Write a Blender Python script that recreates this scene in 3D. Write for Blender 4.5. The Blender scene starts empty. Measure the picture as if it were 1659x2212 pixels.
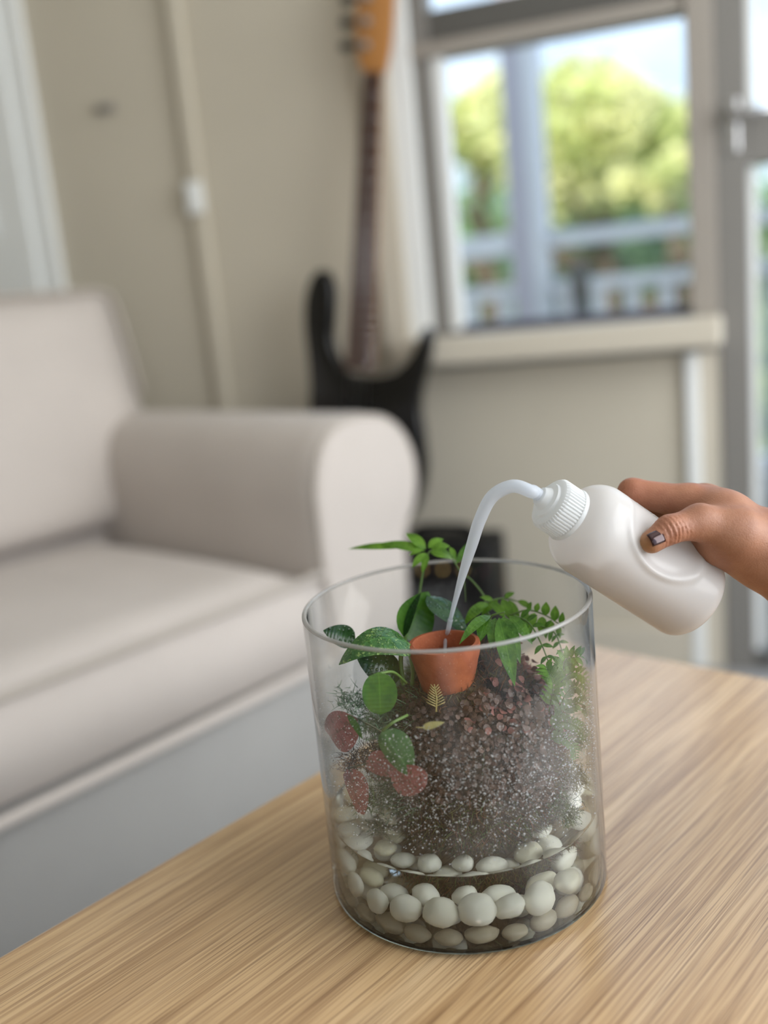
import bpy, bmesh, math, random
import numpy as np
from mathutils import Vector, Matrix, noise as mnoise

# ------------------------------------------------------------------ camera, world, sun, window light, exposure
SC = bpy.context.scene
COL = SC.collection
PW, PH, FPX = 1659, 2212, 2126.0
PITCH, ROLL = math.radians(12.5), math.radians(5.6)
CAMP = np.array([0.0, 0.0, 0.87])
_f = np.array([0, math.cos(PITCH), -math.sin(PITCH)]); _r0 = np.array([1.0, 0, 0]); _u0 = np.cross(_r0, _f)
_r = math.cos(ROLL) * _r0 - math.sin(ROLL) * _u0
_u = math.sin(ROLL) * _r0 + math.cos(ROLL) * _u0
cam_d = bpy.data.cameras.new('camera'); cam = bpy.data.objects.new('camera', cam_d); COL.objects.link(cam)
cam.matrix_world = Matrix(((_r[0], _u[0], -_f[0], CAMP[0]), (_r[1], _u[1], -_f[1], CAMP[1]), (_r[2], _u[2], -_f[2], CAMP[2]), (0, 0, 0, 1)))
cam_d.sensor_fit = 'VERTICAL'; cam_d.sensor_height = 36.0; cam_d.lens = 36.0 * FPX / PH
cam_d.clip_start = 0.02; cam_d.clip_end = 800
cam_d.dof.use_dof = True; cam_d.dof.focus_distance = 0.655; cam_d.dof.aperture_fstop = 2.0
SC.camera = cam

world = bpy.data.worlds.new('sky'); SC.world = world; world.use_nodes = True
wn_ = world.node_tree; wn_.nodes.clear()
_o = wn_.nodes.new('ShaderNodeOutputWorld'); _b = wn_.nodes.new('ShaderNodeBackground')
_tc = wn_.nodes.new('ShaderNodeTexCoord'); _sx = wn_.nodes.new('ShaderNodeSeparateXYZ'); _cr = wn_.nodes.new('ShaderNodeValToRGB')
wn_.links.new(_tc.outputs['Generated'], _sx.inputs[0]); wn_.links.new(_sx.outputs['Z'], _cr.inputs[0])
_cr.color_ramp.elements[0].position = 0.0; _cr.color_ramp.elements[0].color = (0.70, 0.81, 0.92, 1)
_cr.color_ramp.elements[1].position = 0.6; _cr.color_ramp.elements[1].color = (0.48, 0.65, 0.90, 1)
wn_.links.new(_cr.outputs[0], _b.inputs['Color']); wn_.links.new(_b.outputs[0], _o.inputs[0])
_b.inputs['Strength'].default_value = 1.75

def light(name, kind, loc, direction, energy, color=(1, 1, 1), size=1.0, size_y=None):
    d = bpy.data.lights.new(name, kind); o = bpy.data.objects.new(name, d); COL.objects.link(o)
    o.location = loc; o.rotation_euler = Vector(direction).to_track_quat('-Z', 'Y').to_euler()
    d.energy = energy; d.color = color
    if kind == 'AREA':
        d.shape = 'RECTANGLE'; d.size = size; d.size_y = size_y or size
    if kind == 'SUN': d.angle = math.radians(1.5)
    return o
# wall frame: s runs to the right along the window wall, k comes out of it into the room
WE = np.array([0.934, -0.358, 0.0]); WE /= np.linalg.norm(WE); WK = np.array([WE[1], -WE[0], 0.0])
W0 = np.array([0.0, 2.3, 0.0])
def wp(s, z, k=0.0): return W0 + WE * s + WK * k + np.array([0, 0, z])
light('sun', 'SUN', (0, 0, 6), (0.55, 0.75, -0.62), 6.5, (1.0, 0.93, 0.80))
light('daylight_from_glazed_right_side', 'AREA', wp(2.38, 1.40, 1.35), tuple(-WE + np.array([0, 0, -0.30])), 53, (1.0, 0.985, 0.965), 1.9, 1.7)
light('daylight_from_rear_window', 'AREA', wp(1.55, 1.58, 5.1), tuple(-WK + np.array([0, 0, -0.12])), 5, (1.0, 0.97, 0.92), 0.85, 1.35)
SC.view_settings.view_transform = 'Standard'; SC.view_settings.look = 'None'
SC.view_settings.gamma = 1.0; SC.view_settings.use_curve_mapping = False
SC.view_settings.exposure = 0.14
cy = SC.cycles
cy.use_denoising = True; cy.max_bounces = 12; cy.diffuse_bounces = 4; cy.glossy_bounces = 4
cy.transmission_bounces = 12; cy.transparent_max_bounces = 24; cy.sample_clamp_indirect = 6.0
cy.caustics_refractive = True; cy.caustics_reflective = False; cy.blur_glossy = 0.5

# ------------------------------------------------------------------ helpers
rnd = random.Random(7); nr = np.random.RandomState(7)
V3 = lambda *a: np.array(a, float)
def unit(v): v = np.asarray(v, float); return v / (np.linalg.norm(v) + 1e-12)
def ray(x, y): return _f + _r * (x - PW / 2) / FPX - _u * (y - PH / 2) / FPX
def at(x, y, d): return CAMP + ray(x, y) * d            # photograph position and distance -> place in the room
def at_z(x, y, z): q = ray(x, y); return CAMP + q * (z - CAMP[2]) / q[2]
def at_wall(x, y, k):
    q = ray(x, y); p0 = W0 + WK * k; return CAMP + q * ((p0 - CAMP) @ WK) / (q @ WK)

def tag(o, label=None, cat=None, group=None, kind=None):
    if label: o['label'] = label
    if cat: o['category'] = cat
    if group: o['group'] = group
    if kind: o['kind'] = kind
    return o
def thing(name, loc, label=None, cat=None, group=None, kind=None):
    o = bpy.data.objects.new(name, None); COL.objects.link(o); o.location = tuple(loc); o.empty_display_size = 0.02
    return tag(o, label, cat, group, kind)
def world_loc(o):
    v = np.zeros(3)
    while o is not None: v += np.array(o.location); o = o.parent
    return v
class MB:
    """collects shapes of one mesh in room coordinates"""
    def __init__(s): s.v = []; s.f = []; s.uv = None; s.c = None; s.n = 0
    def add(s, v, f):
        v = np.asarray(v, float).reshape(-1, 3)
        s.f += [tuple(i + s.n for i in q) for q in f]; s.v.append(v); s.n += len(v); return s
    def build(s, name, m, parent=None, smooth=True, bevel=0, seg=2, sub=0, origin=None, auto=None, colors=None, uv=None):
        v = np.concatenate(s.v) if s.v else np.zeros((0, 3))
        base = world_loc(parent) if parent is not None else (np.array(origin, float) if origin is not None else np.zeros(3))
        me = bpy.data.meshes.new(name); me.from_pydata((v - base).tolist(), [], s.f); me.update()
        bm = bmesh.new(); bm.from_mesh(me)
        if bevel: 
            ed = [e for e in bm.edges if len(e.link_faces) == 2 and e.calc_face_angle(0) > 0.6]
            bmesh.ops.bevel(bm, geom=ed, offset=bevel, segments=seg, profile=0.5, affect='EDGES', clamp_overlap=True)
        if s.n < 60000 and uv is None and colors is None: bmesh.ops.recalc_face_normals(bm, faces=bm.faces)
        bm.to_mesh(me); bm.free()
        if smooth:
            me.polygons.foreach_set('use_smooth', [True] * len(me.polygons))
            if auto is not None: me.set_sharp_from_angle(angle=auto)
        if uv is not None:
            l = me.uv_layers.new(name='UVMap'); idx = np.empty(len(me.loops), int); me.loops.foreach_get('vertex_index', idx)
            l.data.foreach_set('uv', np.asarray(uv, float)[idx].ravel())
        if colors is not None:
            a = me.color_attributes.new('Col', 'FLOAT_COLOR', 'POINT'); a.data.foreach_set('color', np.asarray(colors, float).ravel())
        o = bpy.data.objects.new(name, me); COL.objects.link(o); me.materials.append(m)
        if parent is not None: o.parent = parent
        elif origin is not None: o.location = tuple(origin)
        if sub:
            md = o.modifiers.new('sub', 'SUBSURF'); md.levels = sub; md.render_levels = sub
        return o
    # ---- shapes
    def hexa(s, P):   # 8 corners: bottom 4 (ccw), top 4
        return s.add(P, [(3, 2, 1, 0), (4, 5, 6, 7), (0, 1, 5, 4), (1, 2, 6, 5), (2, 3, 7, 6), (3, 0, 4, 7)])
    def box(s, a, b, fr=None):
        (x0, y0, z0), (x1, y1, z1) = a, b
        P = [(x0, y0, z0), (x1, y0, z0), (x1, y1, z0), (x0, y1, z0), (x0, y0, z1), (x1, y0, z1), (x1, y1, z1), (x0, y1, z1)]
        if fr is not None: P = [fr(*p) for p in P]
        return s.hexa(P)
    def tube(s, pts, rad, n=10, caps=True, squash=None):
        pts = [np.asarray(p, float) for p in pts]; N = len(pts)
        rad = [rad] * N if np.isscalar(rad) else rad
        tans = [unit(pts[min(i + 1, N - 1)] - pts[max(i - 1, 0)]) for i in range(N)]
        up = V3(0, 0, 1) if abs(tans[0][2]) < 0.9 else V3(1, 0, 0)
        a = unit(np.cross(up, tans[0])); V = []
        for i in range(N):
            a = unit(a - tans[i] * (a @ tans[i])); b = np.cross(tans[i], a)
            for j in range(n):
                th = 2 * math.pi * j / n; V.append(pts[i] + rad[i] * (a * math.cos(th) + b * math.sin(th)))
        F = [(i * n + j, i * n + (j + 1) % n, (i + 1) * n + (j + 1) % n, (i + 1) * n + j) for i in range(N - 1) for j in range(n)]
        if caps: F += [tuple(range(n - 1, -1, -1)), tuple((N - 1) * n + j for j in range(n))]
        return s.add(V, F)
    def lathe(s, prof, c=(0, 0, 0), n=48, axis=None, closed=False, capb=False, capt=False):
        """prof: list of (r, h); axis: (ex, ey, ez) frame"""
        ex, ey, ez = axis or (V3(1, 0, 0), V3(0, 1, 0), V3(0, 0, 1)); c = np.asarray(c, float); V = []
        for r, h in prof:
            for j in range(n):
                th = 2 * math.pi * j / n; V.append(c + r * (ex * math.cos(th) + ey * math.sin(th)) + h * ez)
        M = len(prof); rng = M if closed else M - 1
        F = [(i * n + j, i * n + (j + 1) % n, ((i + 1) % M) * n + (j + 1) % n, ((i + 1) % M) * n + j) for i in range(rng) for j in range(n)]
        if capb: F.append(tuple(range(n - 1, -1, -1)))
        if capt: F.append(tuple((M - 1) * n + j for j in range(n)))
        return s.add(V, F)
    def prism(s, outline, fr, h0, h1):
        """outline of (a, b) swept from h0 to h1; fr(a, b, h) -> point"""
        n = len(outline); V = [fr(a, b, h0) for a, b in outline] + [fr(a, b, h1) for a, b in outline]
        F = [(i, (i + 1) % n, n + (i + 1) % n, n + i) for i in range(n)] + [tuple(range(n - 1, -1, -1)), tuple(range(n, 2 * n))]
        return s.add(V, F)
    def ball(s, c, r, sub=2, fn=None):
        bm = bmesh.new(); bmesh.ops.create_icosphere(bm, subdivisions=sub, radius=1.0)
        v = np.array([x.co[:] for x in bm.verts]); f = [tuple(q.index for q in x.verts) for x in bm.faces]; bm.free()
        r = np.asarray(r if not np.isscalar(r) else (r, r, r), float)
        if fn is not None: v = v * np.array([fn(p) for p in v])[:, None]
        return s.add(np.asarray(c) + v * r, f)

def spline(pts, n=40):
    """Catmull-Rom through points of any dimension"""
    P = [np.asarray(p, float) for p in pts]; P = [2 * P[0] - P[1]] + P + [2 * P[-1] - P[-2]]; out = []
    m = len(P) - 3
    for i in range(n + 1):
        x = i / n * m; k = min(int(x), m - 1); t = x - k; a, b, c, d = P[k:k + 4]
        out.append(0.5 * ((2 * b) + (c - a) * t + (2 * a - 5 * b + 4 * c - d) * t * t + (3 * b - a - 3 * c + d) * t ** 3))
    return out
def closed_spline(pts, per=6):
    P = [np.asarray(p, float) for p in pts]; N = len(P); out = []
    for i in range(N):
        a, b, c, d = P[i - 1], P[i], P[(i + 1) % N], P[(i + 2) % N]
        for j in range(per):
            t = j / per; out.append(0.5 * ((2 * b) + (c - a) * t + (2 * a - 5 * b + 4 * c - d) * t * t + (3 * b - a - 3 * c + d) * t ** 3))
    return out

# ------------------------------------------------------------------ materials
def srgb(r, g, b):
    return tuple(((c / 255) / 12.92 if c / 255 <= 0.04045 else ((c / 255 + 0.055) / 1.055) ** 2.4) for c in (r, g, b)) + (1.0,)
def mat(name, color=(0.8, 0.8, 0.8, 1), rough=0.5, metal=0.0, spec=0.5, **kw):
    m = bpy.data.materials.new(name); m.use_nodes = True; b = m.node_tree.nodes['Principled BSDF']
    b.inputs['Base Color'].default_value = color; b.inputs['Roughness'].default_value = rough
    b.inputs['Metallic'].default_value = metal; b.inputs['Specular IOR Level'].default_value = spec
    for k, v in kw.items(): b.inputs[k.replace('_', ' ')].default_value = v
    return m
class NT:
    def __init__(s, m): s.t = m.node_tree; s.b = s.t.nodes.get('Principled BSDF'); s.out = s.t.nodes.get('Material Output')
    def n(s, typ, **kw):
        x = s.t.nodes.new('ShaderNode' + typ)
        for k, v in kw.items():
            if k.startswith('i_'): x.inputs[k[2:].replace('_', ' ')].default_value = v
            else: setattr(x, k, v)
        return x
    def l(s, a, b): s.t.links.new(a, b); return s
    def coord(s, which='Object', scale=(1, 1, 1), rot=(0, 0, 0)):
        c = s.n('TexCoord'); m = s.n('Mapping'); s.l(c.outputs[which], m.inputs[0])
        m.inputs['Scale'].default_value = scale; m.inputs['Rotation'].default_value = rot; return m.outputs[0]
    def noise(s, vec, scale, detail=3, rough=0.5, dist=0.0):
        x = s.n('TexNoise'); x.inputs['Scale'].default_value = scale; x.inputs['Detail'].default_value = detail
        x.inputs['Roughness'].default_value = rough; x.inputs['Distortion'].default_value = dist; s.l(vec, x.inputs['Vector']); return x.outputs['Fac']
    def ramp(s, fac, stops, interp='LINEAR'):
        r = s.n('ValToRGB'); e = r.color_ramp; e.interpolation = interp
        while len(e.elements) < len(stops): e.elements.new(0.5)
        for q, (p, c) in zip(e.elements, stops): q.position = p; q.color = c if len(c) == 4 else tuple(c) + (1,)
        s.l(fac, r.inputs[0]); return r.outputs[0]
    def mix(s, fac, a, b, mode='MIX'):
        x = s.n('MixRGB', blend_type=mode)
        for k, v in (('Fac', fac), ('Color1', a), ('Color2', b)):
            if hasattr(v, 'links'): s.l(v, x.inputs[k])
            else: x.inputs[k].default_value = v
        return x.outputs[0]
    def math(s, op, a, b=0.0, clamp=False):
        x = s.n('Math', operation=op, use_clamp=clamp)
        for k, v in enumerate((a, b)):
            if hasattr(v, 'links'): s.l(v, x.inputs[k])
            else: x.inputs[k].default_value = v
        return x.outputs[0]
    def bump(s, h, strength=0.3, dist=0.001, to=None):
        x = s.n('Bump'); x.inputs['Strength'].default_value = strength; x.inputs['Distance'].default_value = dist
        s.l(h, x.inputs['Height']); s.l(x.outputs[0], (to or s.b).inputs['Normal']); return x.outputs[0]
    def mixsh(s, fac, a, b):
        x = s.n('MixShader')
        if hasattr(fac, 'links'): s.l(fac, x.inputs[0])
        else: x.inputs[0].default_value = fac
        s.l(a, x.inputs[1]); s.l(b, x.inputs[2]); return x.outputs[0]
G1 = (1, 1, 1, 1); G0 = (0, 0, 0, 1)

def fabric(name, col, scale=900, var=0.06):
    m = mat(name, col, 0.95, spec=0.15); t = NT(m); v = t.coord('Object')
    w = t.noise(v, scale, 2); big = t.noise(v, 6, 3)
    c2 = tuple(x * (1 - var * 2) for x in col[:3]) + (1,); c3 = tuple(min(1, x * (1 + var)) for x in col[:3]) + (1,)
    t.l(t.mix(0.35, t.ramp(w, [(0.3, c2), (0.7, c3)]), t.ramp(big, [(0.3, c2), (0.7, c3)])), t.b.inputs['Base Color']); t.bump(w, 0.35, 0.0006)
    m.node_tree.nodes['Principled BSDF'].inputs['Sheen Weight'].default_value = 0.15
    return m
def paint(name, col, rough=0.55, var=0.03):
    m = mat(name, col, rough, spec=0.35); t = NT(m); v = t.coord('Object')
    a = t.noise(v, 3.5, 4); c2 = tuple(x * (1 - var) for x in col[:3]) + (1,)
    t.l(t.ramp(a, [(0.35, c2), (0.65, col)]), t.b.inputs['Base Color']); t.bump(t.noise(v, 260, 2), 0.08, 0.0008); return m

M = {}
M['wall'] = paint('wall_paint_greige', srgb(198, 190, 173), 0.8)
M['ceiling'] = paint('ceiling_paint', srgb(244, 243, 238), 0.9)
M['cream'] = paint('cream_gloss_paint', srgb(204, 196, 180), 0.4)
M['white'] = paint('white_gloss_paint', srgb(236, 238, 236), 0.4)
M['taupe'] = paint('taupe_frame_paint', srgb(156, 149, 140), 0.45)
M['grey_frame'] = paint('grey_frame_and_shaded_stile', srgb(128, 125, 120), 0.45)
M['dark_frame'] = paint('dark_frame_paint', srgb(92, 90, 86), 0.45)
M['slate'] = paint('slate_rubber_seal', srgb(84, 84, 96), 0.6)
M['carpet'] = fabric('grey_carpet', srgb(150, 150, 150), 500, 0.10)
M['sofa'] = fabric('beige_sofa_cloth', srgb(199, 190, 182), 1100)
M['sofa_pipe'] = fabric('beige_piping_cloth', srgb(182, 173, 163), 1500)
M['sofa_grey'] = fabric('grey_base_cloth', srgb(166, 164, 160), 1100)
M['dark_wood'] = mat('dark_stained_leg', srgb(60, 42, 30), 0.5)

def wood():
    m = mat('oak_laminate', srgb(180, 138, 92), 0.36, spec=0.5); t = NT(m)
    v1 = t.coord('Object', (1.2, 26, 26)); v2 = t.coord('Object', (5, 420, 420)); v3 = t.coord('Object', (0.5, 7.5, 7.5)); v4 = t.coord('Object', (11, 900, 900))
    bands = t.noise(v3, 1.3, 2, 0.5, 0.3); mid = t.noise(v1, 1.6, 5, 0.62, 0.9); fine = t.noise(v2, 1.0, 3, 0.6, 0.2); pores = t.noise(v4, 1.0, 2, 0.5)
    base = t.ramp(bands, [(0.30, srgb(186, 150, 106)), (0.50, srgb(207, 172, 126)), (0.70, srgb(222, 190, 148))])
    c = t.mix(0.62, base, t.ramp(mid, [(0.30, srgb(174, 138, 94)), (0.52, srgb(208, 173, 128)), (0.72, srgb(226, 196, 154))]))
    c = t.mix(t.ramp(fine, [(0.38, (0.6,) * 3), (0.56, (0,) * 3)]), c, srgb(140, 102, 64))
    c = t.mix(t.ramp(pores, [(0.36, (0.55,) * 3), (0.46, (0,) * 3)]), c, srgb(108, 74, 44))
    t.l(c, t.b.inputs['Base Color']); t.bump(t.math('ADD', fine, t.math('MULTIPLY', pores, 0.6)), 0.22, 0.0004)
    t.l(t.ramp(fine, [(0.3, (0.46,) * 3), (0.7, (0.32,) * 3)]), t.b.inputs['Roughness']); t.b.inputs['Coat Weight'].default_value = 1.0; t.b.inputs['Coat Roughness'].default_value = 0.26; t.b.inputs['Coat IOR'].default_value = 1.55; return m
M['oak'] = wood()

def thin_glass(name, tint=(0.99, 0.995, 0.993, 1), edge=(0.66, 0.70, 0.70, 1), refl=1.0, fog=None):
    m = bpy.data.materials.new(name); m.use_nodes = True; t = NT(m); t.t.nodes.remove(t.b)
    tr = t.n('BsdfTransparent'); gl = t.n('BsdfGlossy'); gl.inputs['Roughness'].default_value = 0.02
    lw = t.n('LayerWeight'); lw.inputs['Blend'].default_value = 0.5
    t.l(t.mix(t.math('POWER', lw.outputs['Facing'], 4.0), tint, edge), tr.inputs['Color'])
    fr = t.math('ADD', 0.022, t.math('MULTIPLY', t.math('POWER', lw.outputs['Facing'], 4.5), 0.9))
    sh = t.mixsh(t.math('MULTIPLY', fr, refl, True), tr.outputs[0], gl.outputs[0])
    if fog:
        d = t.n('BsdfDiffuse'); d.inputs['Color'].default_value = (0.86, 0.87, 0.88, 1)
        tl = t.n('BsdfTranslucent'); tl.inputs['Color'].default_value = (0.86, 0.87, 0.88, 1)
        sh = t.mixsh(fog(t), sh, t.mixsh(0.45, d.outputs[0], tl.outputs[0]))
    t.l(sh, t.out.inputs['Surface']); return m
def jar_fog(t):     # condensation film on the lower half of the jar wall
    v = t.coord('Object'); z = t.n('SeparateXYZ'); t.l(v, z.inputs[0])
    band = t.ramp(z.outputs['Z'], [(0.055, G0), (0.075, G1), (0.125, G1), (0.185, G0)])
    n1 = t.noise(v, 22, 3, 0.6); n2 = t.noise(v, 700, 2, 0.6)
    a = t.math('MULTIPLY', band, t.ramp(n1, [(0.40, (0.01,) * 3), (0.66, (0.085,) * 3)]))
    return t.math('MULTIPLY', a, t.ramp(n2, [(0.35, (0.35,) * 3), (0.6, (1,) * 3)]))
M['jar'] = thin_glass('clear_jar_glass', refl=1.5, fog=jar_fog)
M['pane'] = thin_glass('window_pane_glass', (0.97, 0.98, 0.98, 1), (0.7, 0.75, 0.75, 1))
def refr(name, ior, col=(1, 1, 1, 1), rough=0.0):
    m = bpy.data.materials.new(name); m.use_nodes = True; t = NT(m); t.t.nodes.remove(t.b)
    g = t.n('BsdfGlass'); g.inputs['IOR'].default_value = ior; g.inputs['Color'].default_value = col; g.inputs['Roughness'].default_value = rough
    t.l(g.outputs[0], t.out.inputs['Surface']); return m
M['water'] = refr('clear_water', 1.33, (0.97, 0.98, 0.95, 1)); M['base_glass'] = refr('thick_base_glass', 1.5, (0.94, 0.96, 0.95, 1))
M['base_top'] = refr('glass_under_water', 1.5 / 1.33)
def rim_mat():
    m = bpy.data.materials.new('polished_rim_glass'); m.use_nodes = True; t = NT(m)
    t.b.inputs['Base Color'].default_value = srgb(176, 174, 170); t.b.inputs['Roughness'].default_value = 0.12
    tr = t.n('BsdfTransparent'); t.l(t.mixsh(0.5, t.b.outputs[0], tr.outputs[0]), t.out.inputs['Surface']); return m
M['rim'] = rim_mat()
def drop_mat():
    m = bpy.data.materials.new('water_droplets'); m.use_nodes = True; t = NT(m)
    t.b.inputs['Base Color'].default_value = (0.9, 0.92, 0.93, 1); t.b.inputs['Roughness'].default_value = 0.05
    tr = t.n('BsdfTransparent'); t.l(t.mixsh(0.55, t.b.outputs[0], tr.outputs[0]), t.out.inputs['Surface']); return m
M['drops'] = drop_mat()

def leaf_mat(name, c0, c1, rough=0.35, spots=None, trans=0.25, wet=0.0, vein=None):
    m = mat(name, c0, rough); t = NT(m); v = t.coord('Object'); uv = t.n('TexCoord'); sx = t.n('SeparateXYZ'); t.l(uv.outputs['UV'], sx.inputs[0])
    c = t.ramp(t.noise(v, 130, 3, 0.6), [(0.3, c0), (0.7, c1)])
    mid = t.math('ABSOLUTE', t.math('SUBTRACT', sx.outputs['Y'], 0.5))
    vc = vein or tuple(min(1, x * 1.5) for x in c1[:3]) + (1,)
    if spots is not None:
        vv = t.coord('Object', (1, 1, 1)); n = t.noise(vv, 420, 3, 0.7, 0.5)
        c = t.mix(t.ramp(n, [(0.56, G0), (0.64, (0.8,) * 3)]), c, spots)
    c = t.mix(t.ramp(mid, [(0.0, (0.55,) * 3), (0.035, G0)]), c, vc)
    t.l(c, t.b.inputs['Base Color'])
    side = t.n('TexWave'); side.inputs['Scale'].default_value = 3.2; side.inputs['Distortion'].default_value = 0.4
    t.l(uv.outputs['UV'], side.inputs['Vector'])
    h = t.math('MULTIPLY', side.outputs['Fac'], 0.25)
    if wet:
        vo = t.n('TexVoronoi'); vo.inputs['Scale'].default_value = 330; t.l(v, vo.inputs['Vector'])
        h = t.math('ADD', h, t.ramp(vo.outputs['Distance'], [(0.18, (wet,) * 3), (0.42, G0)]))
    nb = t.bump(h, 0.6, 0.0006)
    tl = t.n('BsdfTranslucent'); t.l(c, tl.inputs['Color']); t.l(nb, tl.inputs['Normal'])
    t.l(t.mixsh(trans, t.b.outputs[0], tl.outputs[0]), t.out.inputs['Surface']); return m
M['leaf_dark'] = leaf_mat('dark_wet_leaf', srgb(26, 52, 24), srgb(44, 80, 36), 0.22, wet=1.0)
M['leaf_spot'] = leaf_mat('spotted_wet_leaf', srgb(42, 84, 40), srgb(70, 118, 52), 0.22, spots=srgb(150, 180, 100), wet=1.0)
M['leaf_green'] = leaf_mat('fresh_green_leaf', srgb(50, 94, 26), srgb(78, 124, 38), 0.35, trans=0.35)
M['leaf_wetblue'] = leaf_mat('glossy_wet_leaf', srgb(36, 70, 48), srgb(60, 98, 62), 0.12, wet=1.2)
M['leaf_pale'] = leaf_mat('hazy_green_leaf', srgb(66, 112, 62), srgb(96, 138, 84), 0.4, trans=0.3)
M['leaf_pink'] = leaf_mat('pink_nerve_leaf', srgb(140, 80, 78), srgb(170, 108, 104), 0.35, spots=srgb(80, 84, 50), trans=0.25, wet=0.6, vein=srgb(84, 72, 50))
M['fern'] = leaf_mat('fern_green', srgb(78, 124, 30), srgb(116, 164, 50), 0.4, trans=0.4)
M['fern_dark'] = leaf_mat('fern_mid_green', srgb(62, 108, 34), srgb(100, 148, 52), 0.3, trans=0.35, wet=0.5)
M['fern_grey'] = leaf_mat('fern_grey_green', srgb(92, 122, 78), srgb(124, 150, 100), 0.5, trans=0.3)
M['creeper'] = leaf_mat('dusky_pink_leaf', srgb(124, 78, 70), srgb(164, 110, 100), 0.3, trans=0.15, wet=0.5)
M['creeper_dark'] = leaf_mat('purple_brown_leaf', srgb(62, 46, 38), srgb(96, 72, 60), 0.28, trans=0.15, wet=0.7)
M['stem'] = mat('green_stem', srgb(90, 120, 56), 0.45)
M['stem_dark'] = mat('dark_stem', srgb(52, 62, 34), 0.5)
def vcol(name, rough=0.6, trans=0.2):
    m = mat(name, rough=rough); t = NT(m); a = t.n('VertexColor', layer_name='Col'); t.l(a.outputs['Color'], t.b.inputs['Base Color'])
    tl = t.n('BsdfTranslucent'); t.l(a.outputs['Color'], tl.inputs['Color']); t.l(t.mixsh(trans, t.b.outputs[0], tl.outputs[0]), t.out.inputs['Surface']); return m
M['moss'] = vcol('moss_strands', 0.55)
def moss_core():
    m = mat('dark_moss_ball', srgb(60, 44, 32), 0.8); t = NT(m); v = t.coord('Object')
    t.l(t.ramp(t.noise(v, 160, 4, 0.65), [(0.3, srgb(26, 21, 16)), (0.55, srgb(56, 43, 30)), (0.75, srgb(72, 68, 38))]), t.b.inputs['Base Color'])
    t.bump(t.noise(v, 380, 3), 0.8, 0.002); return m
M['moss_core'] = moss_core()
def terra():
    m = mat('terracotta', srgb(164, 88, 52), 0.75, spec=0.3); t = NT(m); v = t.coord('Object')
    c = t.ramp(t.noise(v, 60, 4, 0.6), [(0.3, srgb(136, 71, 44)), (0.7, srgb(168, 94, 60))])
    c = t.mix(t.ramp(t.noise(v, 900, 2), [(0.66, G0), (0.74, (0.6,) * 3)]), c, srgb(190, 148, 122))
    t.l(c, t.b.inputs['Base Color']); t.bump(t.noise(v, 500, 3), 0.25, 0.0006); return m
M['terracotta'] = terra()
M['soil'] = mat('wet_dark_pot_inside', srgb(58, 34, 22), 0.35)
def pebble_mat():
    m = mat('white_pebble', srgb(240, 238, 230), 0.42); t = NT(m)
    oi = t.n('ObjectInfo'); v = t.coord('Object')
    c = t.ramp(oi.outputs['Random'], [(0.0, srgb(246, 244, 234)), (0.55, srgb(242, 240, 230)), (1.0, srgb(230, 224, 198))])
    n = t.noise(v, 90, 4, 0.6); c = t.mix(t.ramp(n, [(0.55, G0), (0.78, (0.3,) * 3)]), c, srgb(200, 192, 150))
    t.l(c, t.b.inputs['Base Color']); t.bump(t.noise(v, 260, 4), 0.3, 0.0008)
    t.b.inputs['Subsurface Weight'].default_value = 0.12; t.b.inputs['Subsurface Radius'].default_value = (0.004, 0.004, 0.003); t.b.inputs['Subsurface Scale'].default_value = 1.0
    return m
M['pebble'] = pebble_mat(); M['pebble_reflection'] = mat('dimmed_reflection_pebble', srgb(168, 158, 138), 0.5)  # second material: dimness of a reflection put into the pebble colour
_t = NT(M['pebble_reflection']); _v = _t.coord('Object'); _t.l(_t.ramp(_t.noise(_v, 110, 4, .6), [(.35, srgb(132, 120, 100)), (.6, srgb(186, 178, 160))]), _t.b.inputs['Base Color'])
def ldpe(name, col, a_trans, a_transl, rough=0.28):
    m = mat(name, col, rough); t = NT(m)
    tl = t.n('BsdfTranslucent'); tl.inputs['Color'].default_value = col; tr = t.n('BsdfTransparent'); tr.inputs['Color'].default_value = (0.97, 0.97, 0.97, 1)
    t.l(t.mixsh(a_trans, t.mixsh(a_transl, t.b.outputs[0], tl.outputs[0]), tr.outputs[0]), t.out.inputs['Surface']); return m
M['bottle'] = ldpe('milky_bottle_plastic', srgb(246, 244, 242), 0.14, 0.5, 0.16)
M['cap'] = ldpe('translucent_cap_plastic', srgb(238, 240, 240), 0.12, 0.4)
M['nozzle'] = ldpe('translucent_nozzle_plastic', srgb(228, 234, 242), 0.30, 0.45)
M['liquid'] = ldpe('water_in_bottle', srgb(214, 206, 200), 0.3, 0.6, 0.2)
M['stream'] = ldpe('falling_water', srgb(226, 232, 240), 0.5, 0.4, 0.05)
def skin():
    m = mat('skin', srgb(186, 138, 108), 0.5, spec=0.4); t = NT(m); v = t.coord('Object')
    c = t.ramp(t.noise(v, 45, 4, 0.6), [(0.3, srgb(146, 99, 75)), (0.7, srgb(169, 122, 95))])
    a = t.n('VertexColor', layer_name='Col'); c = t.mix(1.0, c, a.outputs['Color'], 'MULTIPLY')
    t.l(c, t.b.inputs['Base Color']); vo = t.n('TexVoronoi'); vo.inputs['Scale'].default_value = 900; t.l(v, vo.inputs['Vector'])
    t.bump(t.math('ADD', vo.outputs['Distance'], t.noise(v, 500, 3)), 0.22, 0.0005)
    t.b.inputs['Subsurface Weight'].default_value = 0.15; t.b.inputs['Subsurface Radius'].default_value = (0.006, 0.003, 0.002); t.b.inputs['Subsurface Scale'].default_value = 1.0
    return m
M['skin'] = skin()
M['nail'] = mat('dark_chrome_polish', srgb(52, 24, 26), 0.10, 0.35, 0.8)
M['black_gloss'] = mat('black_lacquer', srgb(9, 9, 10), 0.12)
M['black'] = mat('black_vinyl', srgb(8, 8, 9), 0.6, spec=0.25)
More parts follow.
